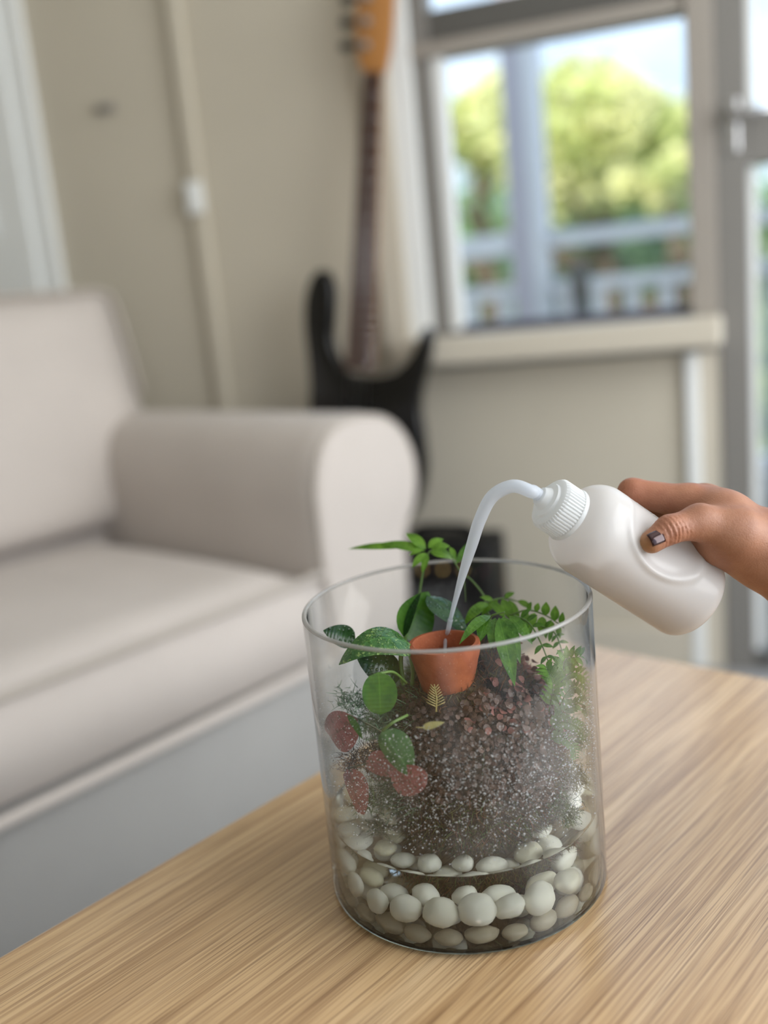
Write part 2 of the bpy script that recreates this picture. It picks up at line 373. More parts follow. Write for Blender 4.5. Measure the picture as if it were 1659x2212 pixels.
M['black_metal'] = mat('black_metal', srgb(12, 12, 12), 0.45, 0.2)
M['chrome'] = mat('chrome', srgb(210, 210, 212), 0.15, 1.0)
M['brass'] = mat('brass', srgb(226, 190, 120), 0.2, 1.0)
M['rosewood'] = mat('rosewood', srgb(74, 46, 32), 0.5)
M['maple'] = mat('amber_maple', srgb(172, 118, 62), 0.45); M['worn_metal'] = mat('worn_metal', srgb(130, 128, 124), 0.5, 0.6)
M['string'] = mat('steel_string', srgb(160, 160, 160), 0.3, 1.0)
def grille():
    m = mat('speckled_grille_cloth', srgb(30, 30, 32), 0.7); t = NT(m); v = t.coord('Object')
    vo = t.n('TexVoronoi'); vo.inputs['Scale'].default_value = 130; t.l(v, vo.inputs['Vector'])
    t.l(t.ramp(vo.outputs['Distance'], [(0.15, srgb(200, 200, 200)), (0.36, srgb(18, 18, 20))]), t.b.inputs['Base Color']); return m
M['grille'] = grille()
M['bark'] = mat('tree_bark', srgb(92, 80, 66), 0.9)
M['tree_leaf'] = vcol('tree_leaves', 0.6, 0.45)
def ground_mat():
    m = mat('outdoor_lawn', srgb(96, 120, 62), 0.9); t = NT(m); v = t.coord('Object')
    t.l(t.ramp(t.noise(v, 0.8, 5), [(0.3, srgb(72, 98, 50)), (0.7, srgb(136, 150, 84))]), t.b.inputs['Base Color']); return m
M['lawn'] = ground_mat()
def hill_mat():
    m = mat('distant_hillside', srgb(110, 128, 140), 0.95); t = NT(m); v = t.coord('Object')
    t.l(t.ramp(t.noise(v, 0.05, 6, 0.6), [(0.3, srgb(140, 156, 172)), (0.7, srgb(172, 184, 198))]), t.b.inputs['Base Color']); return m  # bluish distance haze put into the hill colour
M['hill'] = hill_mat()
M['deck'] = mat('deck_board', srgb(150, 140, 128), 0.7)
M['rail_white'] = paint('white_railing_paint', srgb(232, 234, 240), 0.5)
M['post_shade_lilac'] = paint('shaded_post_face', srgb(196, 192, 204), 0.5)

# ------------------------------------------------------------------ room shell
def struct(name, mb, m, **k):
    o = mb.build(name, m, smooth=False, **k); o['kind'] = 'structure'; return o
def wbox(mb, s0, s1, z0, z1, k0, k1): return mb.box((s0, k0, z0), (s1, k1, z1), lambda s, k, z: wp(s, z, k))
b = MB(); b.box((-1.75, -0.12, -0.06), (2.45, 5.2, 0.0), lambda s, k, z: wp(s, z, k)); struct('floor', b, M['carpet'])
b = MB(); b.box((-1.9, -0.5, 2.5), (2.9, 5.4, 2.58), lambda s, k, z: wp(s, z, k)); struct('ceiling', b, M['ceiling'])
b = MB()
for q in ((-1.75, 0.13, 0, 2.5), (0.13, 0.80, 0, 0.69), (0.13, 0.80, 1.95, 2.5), (0.745, 0.80, 0.69, 1.95), (0.80, 1.75, 2.06, 2.5), (1.75, 2.45, 0, 2.5)): wbox(b, *q, -0.12, 0.0)
struct('wall_back', b, M['wall'])
b = MB(); wbox(b, -1.87, -1.75, 0, 2.5, -0.12, 5.2); struct('wall_left', b, M['wall'])
b = MB()
wbox(b, 2.45, 2.57, 0, 0.25, -0.12, 5.2); wbox(b, 2.45, 2.57, 2.25, 2.5, -0.12, 5.2); wbox(b, 2.45, 2.57, 0.25, 2.25, -0.12, 0.35); wbox(b, 2.45, 2.57, 0.25, 2.25, 3.6, 5.2)
struct('wall_right', b, M['wall'])
b = MB()
for q in ((-1.75, 1.1, 0, 2.5), (2.0, 2.45, 0, 2.5), (1.1, 2.0, 0, 0.85), (1.1, 2.0, 2.3, 2.5)): wbox(b, *q, 5.2, 5.32)
struct('wall_front', b, M['wall'])

# window in the back wall
win = thing('window_1', wp(0.45, 0.69, 0.0), kind='structure')
def wpart(name, m, *boxes, parent=win, bevel=0.003):
    b = MB()
    for q in boxes: wbox(b, *q)
    return b.build(name, m, parent, smooth=False, bevel=bevel)
wpart('architrave', M['cream'], (0.05, 0.112, 0.69, 2.02, 0.0, 0.022))
wpart('jamb', M['white'], (0.112, 0.160, 0.70, 1.96, -0.12, 0.012))
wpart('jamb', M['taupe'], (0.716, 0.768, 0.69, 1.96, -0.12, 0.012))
wpart('sill', M['cream'], (0.10, 0.775, 0.706, 0.764, -0.12, 0.105), bevel=0.008)
wpart('sash_stile', M['grey_frame'], (0.160, 0.200, 0.766, 1.95, -0.06, -0.005))  # backlit shade of the recessed stile put into its grey colour
wpart('glazing_bead', M['white'], (0.200, 0.226, 0.772, 1.345, -0.05, -0.012))
wpart('bottom_seal', M['slate'], (0.160, 0.716, 0.7645, 0.784, -0.055, -0.015))
wpart('transom_rail', M['taupe'], (0.160, 0.716, 1.343, 1.372, -0.07, 0.004))
wpart('transom_frame', M['dark_frame'], (0.160, 0.716, 1.372, 1.435, -0.07, -0.010))
wpart('pane', M['pane'], (0.226, 0.716, 0.784, 1.343, -0.036, -0.031), bevel=0)
wpart('upper_pane', M['pane'], (0.200, 0.716, 1.435, 1.95, -0.036, -0.031), bevel=0)

# glazed door right of the window
dr = thing('door_1', wp(1.27, 0.0, 0.0), kind='structure')
wpart('door_stile', M['grey_frame'], (0.768, 0.826, 0.0, 2.06, -0.09, 0.010), (1.66, 1.75, 0.0, 2.06, -0.09, 0.010), parent=dr)
wpart('door_frame_edge', M['white'], (0.826, 0.842, 0.03, 2.0, -0.07, -0.02), parent=dr)
wpart('lock_rail', M['grey_frame'], (0.826, 1.66, 1.046, 1.14, -0.07, 0.004), parent=dr)
wpart('bottom_rail', M['dark_frame'], (0.826, 1.66, 0.0, 0.034, -0.07, 0.004), parent=dr)
wpart('top_rail', M['grey_frame'], (0.826, 1.66, 1.98, 2.06, -0.07, 0.004), parent=dr)
wpart('pane', M['pane'], (0.842, 1.66, 0.034, 1.046, -0.047, -0.042), parent=dr, bevel=0)
wpart('upper_pane', M['pane'], (0.842, 1.66, 1.14, 1.98, -0.047, -0.042), parent=dr, bevel=0)
hp = wpart('handle_plate', M['chrome'], (0.785, 0.812, 1.07, 1.17, 0.010, 0.014), parent=dr)
b = MB(); b.tube([wp(0.798, 1.14, 0.014), wp(0.798, 1.14, 0.045)], 0.009); b.tube([wp(0.798, 1.14, 0.045), wp(0.80, 1.138, 0.052), wp(0.83, 1.136, 0.052), wp(0.90, 1.136, 0.050)], 0.008)
b.build('handle', M['chrome'], dr)

# white painted panel door far left, mouldings
d2 = thing('door_2', wp(-1.2, 0.0, 0.0), kind='structure')
wpart('door_leaf', M['white'], (-1.58, -0.86, 0.0, 2.02, 0.0, 0.03), parent=d2)
wpart('architrave', M['white'], (-0.862, -0.80, 0.0, 2.08, 0.0, 0.02), (-1.64, -1.58, 0.0, 2.08, 0.0, 0.02), parent=d2)
for z0, z1 in ((0.2, 0.95), (1.1, 1.9)): wpart('door_panel', M['white'], (-1.48, -0.96, z0, z1, 0.03, 0.038), parent=d2)
t1 = thing('trim_1', wp(-0.38, 0, 0), kind='structure')
wpart('cover_strip', M['wall'], (-0.402, -0.366, 0.0, 2.5, 0.0, 0.022), parent=t1, bevel=0.006)
tr2 = MB(); wbox(tr2, 0.698, 0.726, 0.0, 0.69, 0.0, 0.016); struct('trim_2', tr2, M['white'], bevel=0.004)
tr3 = MB(); wbox(tr3, 0.726, 0.768, 0.0, 0.69, 0.0, 0.006); struct('trim_3', tr3, M['cream'])
bb = MB(); wbox(bb, -0.80, 0.698, 0.0, 0.09, 0.0, 0.014); struct('baseboard_back', bb, M['cream'], bevel=0.004)

sw = thing('wall_switch', wp(-0.384, 1.128, 0.022), 'small white switch on the vertical strip of the beige wall', 'switch')
b = MB(); b.box((-0.405, 0.022, 1.092), (-0.363, 0.034, 1.164), lambda s, k, z: wp(s, z, k)); b.build('plate', M['white'], sw, smooth=False, bevel=0.003)
b = MB(); b.box((-0.393, 0.034, 1.112), (-0.375, 0.040, 1.144), lambda s, k, z: wp(s, z, k)); b.build('rocker', M['white'], sw, smooth=False, bevel=0.002)
hk = thing('wall_fitting', wp(-0.606, 1.36, 0.0), 'small dull grey fitting fixed to the beige wall above the sofa', 'fitting')
b = MB(); b.box((-0.634, 0.0, 1.349), (-0.578, 0.008, 1.371), lambda s, k, z: wp(s, z, k)); b.build('plate', M['taupe'], hk, smooth=False, bevel=0.003)
b = MB(); b.tube([wp(-0.606, 1.362, 0.008), wp(-0.606, 1.360, 0.022)], 0.008); b.build('stud', M['grey_frame'], hk)

# ------------------------------------------------------------------ outdoors (through the panes)
def op(px, dist, z):          # a spot outdoors seen past column px at level distance dist, height z
    q = ray(px, 600); q = unit(V3(q[0], q[1], 0)); p = CAMP + q * dist; p[2] = z; return p
b = MB(); b.box((-1.6, -2.7, -0.10), (5.2, -0.12, -0.02), lambda s, k, z: wp(s, z, k)); struct('floor_2', b, M['deck'])
b = MB(); b.box((-60, 5.5, -1.3), (70, 160, -1.2)); struct('ground', b, M['lawn'])
hb = MB(); V = []; F = []; nx, ny = 60, 14
for i in range(nx):
    for j in range(ny):
        x = -90 + 260 * i / (nx - 1); y = 120 + 90 * j / (ny - 1)
        hgt = (20 + 0.56 * x + 5 * mnoise.noise(Vector((x * 0.02, 0.3, 0)))) * math.sin(min(1, j / 9) * math.pi / 2) + 3.5 * mnoise.noise(Vector((x * 0.06, y * 0.06, 2)))
        V.append((x, y, -1.5 + max(0, hgt)))
F = [(i * ny + j, (i + 1) * ny + j, (i + 1) * ny + j + 1, i * ny + j + 1) for i in range(nx - 1) for j in range(ny - 1)]
hb.add(V, F); hb.add([(v[0], 211, -3) for v in V[:4]], [(0, 1, 2, 3)])
ho = hb.build('hill', M['hill']); ho['kind'] = 'structure'

# veranda post and railing
PD = -1.75                                             # railing line, metres beyond the wall
def atw(px, py, k): p = at_wall(px, py, k); return (p - W0) @ WE, p[2]
s0, _ = atw(1103, 400, PD); s1, _ = atw(1178, 400, PD)
post = thing('veranda_post', wp((s0 + s1) / 2, 0, PD), 'pale square veranda post rising past the railing outside the window', 'post')
b = MB(); b.box((s0, PD - 0.07, -0.02), (s1, PD + 0.07, 2.9), lambda s, k, z: wp(s, z, k)); b.build('shaft', M['post_shade_lilac'], post, smooth=False, bevel=0.008)  # shade of the post's unlit side put into the lilac colour
b = MB(); b.box((s1 - 0.05, PD + 0.07, -0.02), (s1 + 0.004, PD + 0.085, 2.6), lambda s, k, z: wp(s, z, k)); b.build('lit_face_strip', M['rail_white'], post, smooth=False, bevel=0.003)  # white strip added to paint the lit side of the post
def railing(name, sa, sb, ztop, h, zmid, label):
    r = thing(name, wp((sa + sb) / 2, 0, PD), label, 'railing')
    b = MB(); b.box((sa, PD - 0.06, ztop - h), (sb, PD + 0.06, ztop), lambda s, k, z: wp(s, z, k)); b.build('top_rail', M['rail_white'], r, smooth=False, bevel=0.006)
    b = MB(); b.box((sa, PD - 0.03, zmid - 0.05), (sb, PD + 0.03, zmid), lambda s, k, z: wp(s, z, k)); b.build('middle_rail', M['rail_white'], r, smooth=False, bevel=0.004)
    b = MB(); b.box((sa, PD - 0.03, 0.08), (sb, PD + 0.03, 0.14), lambda s, k, z: wp(s, z, k)); b.build('bottom_rail', M['rail_white'], r, smooth=False, bevel=0.004)
    n = int((sb - sa) / 0.118); pm = None
    for i in range(n):
        s = sa + 0.05 + i * (sb - sa - 0.1) / max(1, n - 1)
        if pm is None:
            b = MB(); b.box((-0.028, -0.014, 0.14), (0.028, 0.014, zmid - 0.05), lambda a, k, z: WE * a + WK * k + V3(0, 0, z) + world_loc(r)); pm = b.build('picket', M['rail_white'], r, smooth=False); o = pm
        else:
            o = pm.copy(); COL.objects.link(o)
        d = WE * (s - (sa + sb) / 2); o.location = (d[0], d[1], 0)
    return r
_, zt = atw(1340, 486, PD); _, zm = atw(1340, 592, PD)
railing('railing', s1 + 0.005, s1 + 2.6, zt, 0.055, zm, 'white picket railing to the right of the veranda post')
_, zt2 = atw(1035, 512, PD); _, zm2 = atw(1035, 622, PD)
railing('railing', s0 - 1.3, s0 - 0.005, zt2, 0.085, zm2, 'white picket railing to the left of the veranda post')
sg, zg = atw(1250, 566, PD + 0.3)
gl = thing('garden_light', wp(sg, -0.02, PD + 0.3), 'slim dark bollard standing on the deck before the white railing', 'bollard')
b = MB(); b.lathe([(0.03, -0.02), (0.03, zg - 0.12)], wp(sg, 0, PD + 0.3), 16, capb=True, capt=True); b.build('shaft', M['dark_frame'], gl)
b = MB(); b.lathe([(0.028, zg - 0.12), (0.034, zg - 0.10), (0.034, zg - 0.02), (0.012, zg)], wp(sg, 0, PD + 0.3), 16, capb=True, capt=True); b.build('lamp_head', M['dark_frame'], gl)

# trees: trunk, boughs and a crown of leaves
def tree(px, dist, zc, rx, rz, cols, label, n=2600, leaf=0.16, seed=1):
    rs = np.random.RandomState(seed); base = op(px, dist, -1.22)
    root = thing('garden_tree', base, label, 'tree', 'trees in the garden outside')
    top = op(px, dist, zc)
    b = MB(); pts = [base, base + V3(0.1, 0.05, (zc + 1.2) * 0.4), top + V3(0, 0, rz * 0.2)]; b.tube(spline(pts, 8), list(np.linspace(0.16, 0.04, 9)), 8)
    for k in range(6):
        th = k * 1.05; p = base + (top - base) * (0.5 + 0.06 * k)
        b.tube([p, p + V3(math.cos(th) * rx * 0.4, math.sin(th) * rx * 0.4, rz * 0.3), p + V3(math.cos(th) * rx * 0.75, math.sin(th) * rx * 0.75, rz * 0.55)], [0.06, 0.04, 0.015], 6)
    b.build('trunk', M['bark'], root)
    # clumps
    nc = 16; cc = []
    for k in range(nc):
        d = unit(rs.normal(size=3)); cc.append((top + d * V3(rx, rx, rz) * rs.uniform(0.35, 0.8), rs.uniform(0.35, 0.6) * min(rx, rz), rs.randint(len(cols))))
    V = np.zeros((n, 4, 3)); C = np.zeros((n, 4, 4))
    for i in range(n):
        c, r, ci = cc[i % nc]; p = c + unit(rs.normal(size=3)) * r * rs.uniform(0.55, 1.0)
        a = unit(rs.normal(size=3)); q = unit(np.cross(a, rs.normal(size=3))); L = leaf * rs.uniform(0.7, 1.4); w = L * 0.45
        V[i] = [p - a * L * .5, p + q * w * .5 + a * 0.1 * L, p + a * L * .5, p - q * w * .5 + a * 0.1 * L]
        C[i, :, :3] = np.array(cols[ci]) * rs.uniform(0.75, 1.25); C[i, :, 3] = 1
    mb = MB(); mb.add(V.reshape(-1, 3), [(4 * i, 4 * i + 1, 4 * i + 2, 4 * i + 3) for i in range(n)])
    o = mb.build('crown', M['tree_leaf'], root, smooth=False, colors=C.reshape(-1, 4)); o['kind'] = 'stuff'
Y1 = srgb(232, 230, 178)[:3]; Y2 = srgb(208, 214, 146)[:3]; GR = srgb(142, 170, 122)[:3]; DG = srgb(112, 138, 112)[:3]; GG = srgb(166, 180, 162)[:3]  # outdoor haze mixed into these leaf colours, paled and greyed
tree(1300, 9.0, 1.90, 1.15, 0.78, [Y1, Y1, Y2], 'pale yellow-green tree with a rounded crown right of the veranda post', 4200, 0.15, 3)
tree(1225, 13.5, 0.95, 1.5, 1.5, [GR, GR, DG], 'mid-green shrubby tree behind the pale yellow one', 4200, 0.2, 4)
tree(1455, 7.2, 1.40, 0.42, 0.20, [Y2, Y1], 'small lime-green tree close to the right window jamb', 1500, 0.10, 5)
tree(1440, 17.5, 1.2, 1.5, 1.9, [GG, DG, GR], 'dull grey-green tree farther back behind the railing at the right', 3600, 0.24, 6)
tree(1040, 10.0, 2.3, 0.55, 0.42, [Y1, Y2], 'pale yellow tree top left of the veranda post', 1800, 0.15, 7)
tree(1000, 18.5, 1.5, 2.0, 2.3, [GR, DG, GR], 'dark green tree left of the veranda post', 4200, 0.2, 8)
tree(1720, 12.5, 1.2, 1.2, 1.2, [GG, GR], 'green tree seen through the glazed door', 2200, 0.17, 9)
tree(1340, 25.0, 1.6, 2.9, 3.0, [GG, GR, Y2], 'large soft green tree farthest back behind the railing', 4200, 0.34, 10)

# ------------------------------------------------------------------ sofa
T_ = V3(math.sin(math.radians(42.5)), math.cos(math.radians(42.5)), 0); N_ = V3(-T_[1], T_[0], 0)
def tf(t, n, z): return T_ * t + N_ * n + V3(0, 0, z)
sofa = thing('sofa', tf(0.55, 1.6, 0), 'beige upholstered two-seat sofa with rolled arms and a grey base', 'sofa')
TL, TR = -0.06, 1.145
def tbox(mb, t0, t1, n0, n1, z0, z1): return mb.box((t0, n0, z0), (t1, n1, z1), lambda t, n, z: tf(t, n, z))
b = MB(); tbox(b, TL - 0.24, TR + 0.24, 1.245, 2.02, 0.012, 0.236); b.build('base', M['sofa_grey'], sofa, bevel=0.012, auto=0.6)
# seat cushion: crowned box
def cushion(mb, t0, t1, n0, n1, z0, z1, crown=0.02, nu=16, nv=12, r=0.03, frame=tf):
    V = []; F = []
    us = np.linspace(0, 1, nu); vs = np.linspace(0, 1, nv)
    for top in (1, 0):
        for u in us:
            for v in vs:
                e = min(u * (t1 - t0), (1 - u) * (t1 - t0), v * (n1 - n0), (1 - v) * (n1 - n0)); d = r - math.sqrt(max(0, r * r - max(0, r - e) ** 2))
                c = crown * (4 * u * (1 - u)) ** 0.6 * (4 * v * (1 - v)) ** 0.6
                V.append(frame(t0 + u * (t1 - t0), n0 + v * (n1 - n0), (z1 - d + c) if top else (z0 + d * 0.6)))
    q = nu * nv; idx = lambda i, j, k=0: k * q + i * nv + j
    for i in range(nu - 1):
        for j in range(nv - 1): F += [(idx(i, j), idx(i + 1, j), idx(i + 1, j + 1), idx(i, j + 1)), (idx(i, j, 1), idx(i, j + 1, 1), idx(i + 1, j + 1, 1), idx(i + 1, j, 1))]
    for i in range(nu - 1): F += [(idx(i, 0, 1), idx(i + 1, 0, 1), idx(i + 1, 0), idx(i, 0)), (idx(i, nv - 1), idx(i + 1, nv - 1), idx(i + 1, nv - 1, 1), idx(i, nv - 1, 1))]
    for j in range(nv - 1): F += [(idx(0, j), idx(0, j + 1), idx(0, j + 1, 1), idx(0, j, 1)), (idx(nu - 1, j, 1), idx(nu - 1, j + 1, 1), idx(nu - 1, j + 1), idx(nu - 1, j))]
    return mb.add(V, F)
b = MB(); cushion(b, TL, TR, 1.215, 1.88, 0.238, 0.412, 0.022, 18, 14, 0.028)
seat = b.build('seat_cushion', M['sofa'], sofa)
b = MB(); b.tube([tf(t, 1.212 - 0.004, 0.402) for t in np.linspace(TL, TR, 14)], 0.0065, 8); b.build('top_piping', M['sofa_pipe'], seat)
b = MB(); b.tube([tf(t, 1.212 - 0.008, 0.244 - 0.006 * math.sin(3 * t)) for t in np.linspace(TL, TR, 14)], 0.010, 8); b.build('bottom_piping', M['sofa'], seat)
ARM = [(1.15, 0.24), (1.15, 0.50), (1.153, 0.555), (1.167, 0.605), (1.195, 0.642), (1.24, 0.66), (1.30, 0.662), (1.36, 0.648), (1.405, 0.612), (1.43, 0.56), (1.432, 0.51), (1.418, 0.465), (1.395, 0.43), (1.38, 0.38), (1.375, 0.24)]
def arm(mirror):
    ol = [(p[0] if not mirror else (TL + TR) - p[0], p[1]) for p in ARM]
    o2 = [tuple(p) for p in spline(ol, 44)]
    c = (sum(p[0] for p in o2) / len(o2), sum(p[1] for p in o2) / len(o2))
    mb = MB(); secs = [(1.222, 0.93), (1.226, 0.965), (1.236, 0.988), (1.252, 1.0), (1.5, 1.0), (1.8, 1.0), (2.0, 1.0)]; V = []; m = len(o2)
    for n, sc in secs:
        for p in o2: V.append(tf(c[0] + (p[0] - c[0]) * sc, n, c[1] + (p[1] - c[1]) * sc if p[1] > 0.3 else p[1]))
    F = [(i * m + j, i * m + (j + 1) % m, (i + 1) * m + (j + 1) % m, (i + 1) * m + j) for i in range(len(secs) - 1) for j in range(m)]
    F += [tuple(range(m)), tuple((len(secs) - 1) * m + j for j in reversed(range(m)))]
    mb.add(V, F); a = mb.build('arm', M['sofa'], sofa, auto=0.7)
    mb = MB(); mb.prism([(c[0] + (p[0] - c[0]) * 0.93, c[1] + (p[1] - c[1]) * 0.93 if p[1] > 0.3 else p[1]) for p in o2], lambda t, z, n: tf(t, n, z), 1.2225, 1.213)
    mb.build('front_panel', M['sofa'], a, bevel=0.004, auto=0.7)
    mb = MB(); mb.tube([tf(c[0] + (p[0] - c[0]) * 0.95, 1.219, c[1] + (p[1] - c[1]) * 0.95) for p in o2 if p[1] > 0.25], 0.005, 8); mb.build('piping', M['sofa_pipe'], a)
arm(False); arm(True)
def back_fr(t, a, h):     # leaning back: h along the height, a thickness to the rear
    return tf(t, 1.79 + a + 0.24 * (h - 0.4), h)
b = MB(); b.box((TL - 0.2, 0.10, 0.24), (TR + 0.185, 0.20, 0.925), back_fr); b.build('backrest', M['sofa'], sofa, bevel=0.03, seg=4, auto=0.9)
b = MB()
def bc(u, v, w): return back_fr(u, 0.105 - w, v)
cushion(b, TL + 0.005, TR + 0.165, 0.43, 0.935, -0.02, 0.075, 0.035, 16, 14, 0.035, frame=bc)
bco = b.build('back_cushion', M['sofa'], sofa)
b = MB(); b.tube([bc(t, v, 0.058) for t, v in ((TL + .02, 0.935), (0.5, 0.938), (TR + 0.13, 0.936), (TR + .158, 0.92), (TR + .166, 0.89), (TR + .166, 0.70))], 0.006, 8); b.build('piping', M['sofa_pipe'], bco)
for t in (TL - 0.17, TR + 0.17):
    for n in (1.30, 1.96):
        b = MB(); b.lathe([(0.018, 0.0), (0.026, 0.014)], tf(t, n, 0), 14, capb=True, capt=True); b.build('leg', M['dark_wood'], sofa)

# ------------------------------------------------------------------ coffee table
TZ = 0.45
TT = V3(math.sin(math.radians(43)), math.cos(math.radians(43)), 0); TN = V3(-TT[1], TT[0], 0)
def ttf(t, n, z): return TT * t + TN * n + V3(0, 0, z)
table = thing('coffee_table', ttf(0.3, 0.29, 0), 'oak-veneered rectangular coffee table carrying the glass terrarium jar', 'table')
b = MB(); b.box((-0.64, -0.337, 0.0), (0.64, 0.337, 0.032)); b.build('tabletop', M['oak'], None, smooth=False, bevel=0.003)
tb = bpy.data.objects['tabletop']; tb.parent = table; tb.location = (0, 0, TZ - 0.032); tb.rotation_euler = (0, 0, math.atan2(TT[1], TT[0]))
for a in (-0.57, 0.57):
    for c in (-0.27, 0.27):
        b = MB(); b.box((-0.028, -0.028, 0.0), (0.028, 0.028, TZ - 0.032), lambda x, y, z, a=a, c=c: ttf(0.3 + a + x, 0.29 + c + y, z)); b.build('leg', M['oak'], table, smooth=False, bevel=0.003)
for c in (-0.27, 0.27):
    b = MB(); b.box((-0.542, -0.012, TZ - 0.092), (0.542, 0.012, TZ - 0.032), lambda x, y, z, c=c: ttf(0.3 + x, 0.29 + c + y, z)); b.build('apron', M['oak'], table, smooth=False)

# ------------------------------------------------------------------ bass guitar on its stand, small amplifier
BK = 0.15; h0 = V3(0.035, 0.712, 0); h1 = V3(0.114, 1.312, 0); bu = unit(h1 - h0); bv = V3(bu[1], -bu[0], 0)
LEAN = 0.13
def bf(v, u, w=0.0):       # v across, u up the neck from the fretboard end, w towards the room
    q = h0 + bu * u + bv * v; return wp(q[0], q[1], BK + w - LEAN * u * 0.5)
bass = thing('bass_guitar', bf(0, -0.36), 'black electric bass guitar with a dark rosewood neck standing upright between sofa and window', 'guitar')
BO = [(-.030, -.01), (-.050, .012), (-.070, .055), (-.070, .115), (-.072, .170), (-.092, .206), (-.120, .198), (-.138, .150), (-.138, .085), (-.128, .02), (-.120, -.05), (-.125, -.12), (-.150, -.20), (-.150, -.28), (-.110, -.345), (-.02, -.375), (.07, -.365), (.135, -.31), (.160, -.22), (.150, -.13), (.138, -.07), (.142, -.02), (.152, .03), (.156, .07), (.148, .096), (.132, .09), (.115, .045), (.085, .006), (.048, -.010), (.01, -.014)]
ol = [tuple(p) for p in closed_spline(BO, 4)]
b = MB(); b.prism(ol, lambda v, u, w: bf(v, u, w), -0.036, 0.0); b.build('body', M['black_gloss'], bass, bevel=0.007, seg=3, auto=0.8)
b = MB(); b.prism([(-.0325, 0.0), (.0325, 0.0), (.0205, .602), (-.0205, .602)], lambda v, u, w: bf(v, u, w), 0.004, 0.010); fb = b.build('fretboard', M['rosewood'], bass, smooth=False, bevel=0.001)
for k in range(1, 21):
    u = .606 - (1 - 2 ** (-k / 12)) * .864; w_ = .0205 + .012 * (1 - u / .602)
    if u > 0.01: b = MB(); b.tube([bf(-w_, u, .0105), bf(w_, u, .0105)], 0.0011, 6); b.build('fret', M['chrome'], fb)
b = MB(); b.prism([(-.0285, .002), (.0285, .002), (.0180, .604), (-.0180, .604)], lambda v, u, w: bf(v, u, w), -0.014, 0.004); b.build('neck', M['maple'], bass, smooth=False, bevel=0.004)
HO = [(-.0205, .60), (-.036, .63), (-.040, .66), (-.046, .70), (-.040, .76), (-.026, .82), (.0, .835), (.026, .82), (.038, .78), (.036, .72), (.034, .66), (.030, .63), (.0205, .60)]
b = MB(); b.prism([tuple(p) for p in closed_spline(HO, 3)], lambda v, u, w: bf(v, u, w), -0.014, 0.001); hd = b.build('headstock', M['maple'], bass, bevel=0.002, auto=0.7)
for k, u in enumerate((.655, .70, .745, .79)):
    b = MB(); b.tube([bf(-.022, u, 0.001), bf(-.022, u, 0.014)], 0.0065, 12); b.lathe([(0.011, 0.0), (0.011, 0.003)], bf(-.022, u, 0.001), 14, axis=(unit(bf(1, 0) - bf(0, 0)), unit(bf(0, 1) - bf(0, 0)), WK), capt=True); b.build('tuning_post', M['worn_metal'], hd)
    b = MB(); b.tube([bf(-.03, u, -0.006), bf(-.056, u, -0.006)], 0.004, 8); b.ball(bf(-.066, u, -0.006), (0.014, 0.006, 0.011), 2); b.build('tuner_key', M['black_metal'], hd)
for v in (-.012, -.004, .004, .012): b = MB(); b.tube([bf(v * 1.7, -.24, .016), bf(v * 1.2, 0.604, .0135)], 0.0009, 5); b.build('string', M['string'], bass)
for u in (-.09, -.17): b = MB(); b.prism([(-.045, u - .016), (.045, u - .016), (.045, u + .016), (-.045, u + .016)], lambda v, u, w: bf(v, u, w), 0.0, 0.009); b.build('pickup', M['black'], bass, smooth=False, bevel=0.003)
b = MB(); b.prism([(-.04, -.275), (.04, -.275), (.04, -.225), (-.04, -.225)], lambda v, u, w: bf(v, u, w), 0.0, 0.014); b.build('bridge', M['chrome'], bass, smooth=False, bevel=0.003)
for v, u in ((.085, -.20), (.10, -.25), (.095, -.30)): b = MB(); b.tube([bf(v, u, 0.0), bf(v, u, 0.016)], 0.011, 14); b.build('control_knob', M['chrome'], bass)
st = thing('guitar_stand', bf(0, -0.40)*np.array([1,1,0]), 'black tubular floor stand holding up the bass guitar', 'stand')
bq = bf(0, -0.385, -0.018)
b = MB(); b.tube([bf(-.10, -.375, 0.03), bf(-.10, -.378, -0.03), bf(-.09, -.384, -0.065), bf(.09, -.384, -0.065), bf(.10, -.378, -0.03), bf(.10, -.375, 0.03)], 0.009, 10); b.build('cradle', M['black_metal'], st)
b = MB(); b.tube([bf(0, -.384, -0.065), np.append(bf(0, -.42, -0.07)[:2], 0.30), np.append((bf(0, -.42) + WK * -0.05)[:2], 0.25)], 0.010, 10); b.build('upright', M['black_metal'], st)
for d in (-1, 0, 1):
    c0 = np.append((bf(0, -.42) + WK * -0.05)[:2], 0.26); f0 = c0 + WE * 0.13 * d + WK * (0.03 if d else -0.04); f0[2] = 0.009
    b = MB(); b.tube([c0, f0], 0.009, 10); b.build('leg', M['black_metal'], st)

sR, zR = atw(1096, 1250, 0.36); _, zT = atw(1040, 1150, 0.36)
sR -= 0.035; sL = sR - 0.22; zT -= 0.03
amp = thing('guitar_amplifier', wp((sL + sR) / 2, 0, 0.26), 'small black guitar amplifier with speckled grille standing on the floor behind the jar', 'amplifier')
b = MB(); b.box((sL, 0.21, 0.012), (sR, 0.36, zT), lambda s, k, z: wp(s, z, k)); b.build('cabinet', M['black'], amp, bevel=0.010, seg=3, auto=0.6)
b = MB(); b.box((sL + 0.02, 0.36, 0.03), (sR - 0.06, 0.365, zT - 0.075), lambda s, k, z: wp(s, z, k)); b.build('grille', M['grille'], amp, smooth=False, bevel=0.002)
b = MB(); b.box((sL + 0.02, 0.36, zT - 0.07), (sR - 0.02, 0.366, zT - 0.015), lambda s, k, z: wp(s, z, k)); pn = b.build('control_panel', M['black_metal'], amp, smooth=False, bevel=0.002)
for k in range(4):
    s = sL + 0.045 + k * 0.042; b = MB(); b.tube([wp(s, zT - 0.042, 0.366), wp(s, zT - 0.042, 0.378)], 0.0048, 14); b.build('knob', M['brass'], pn)
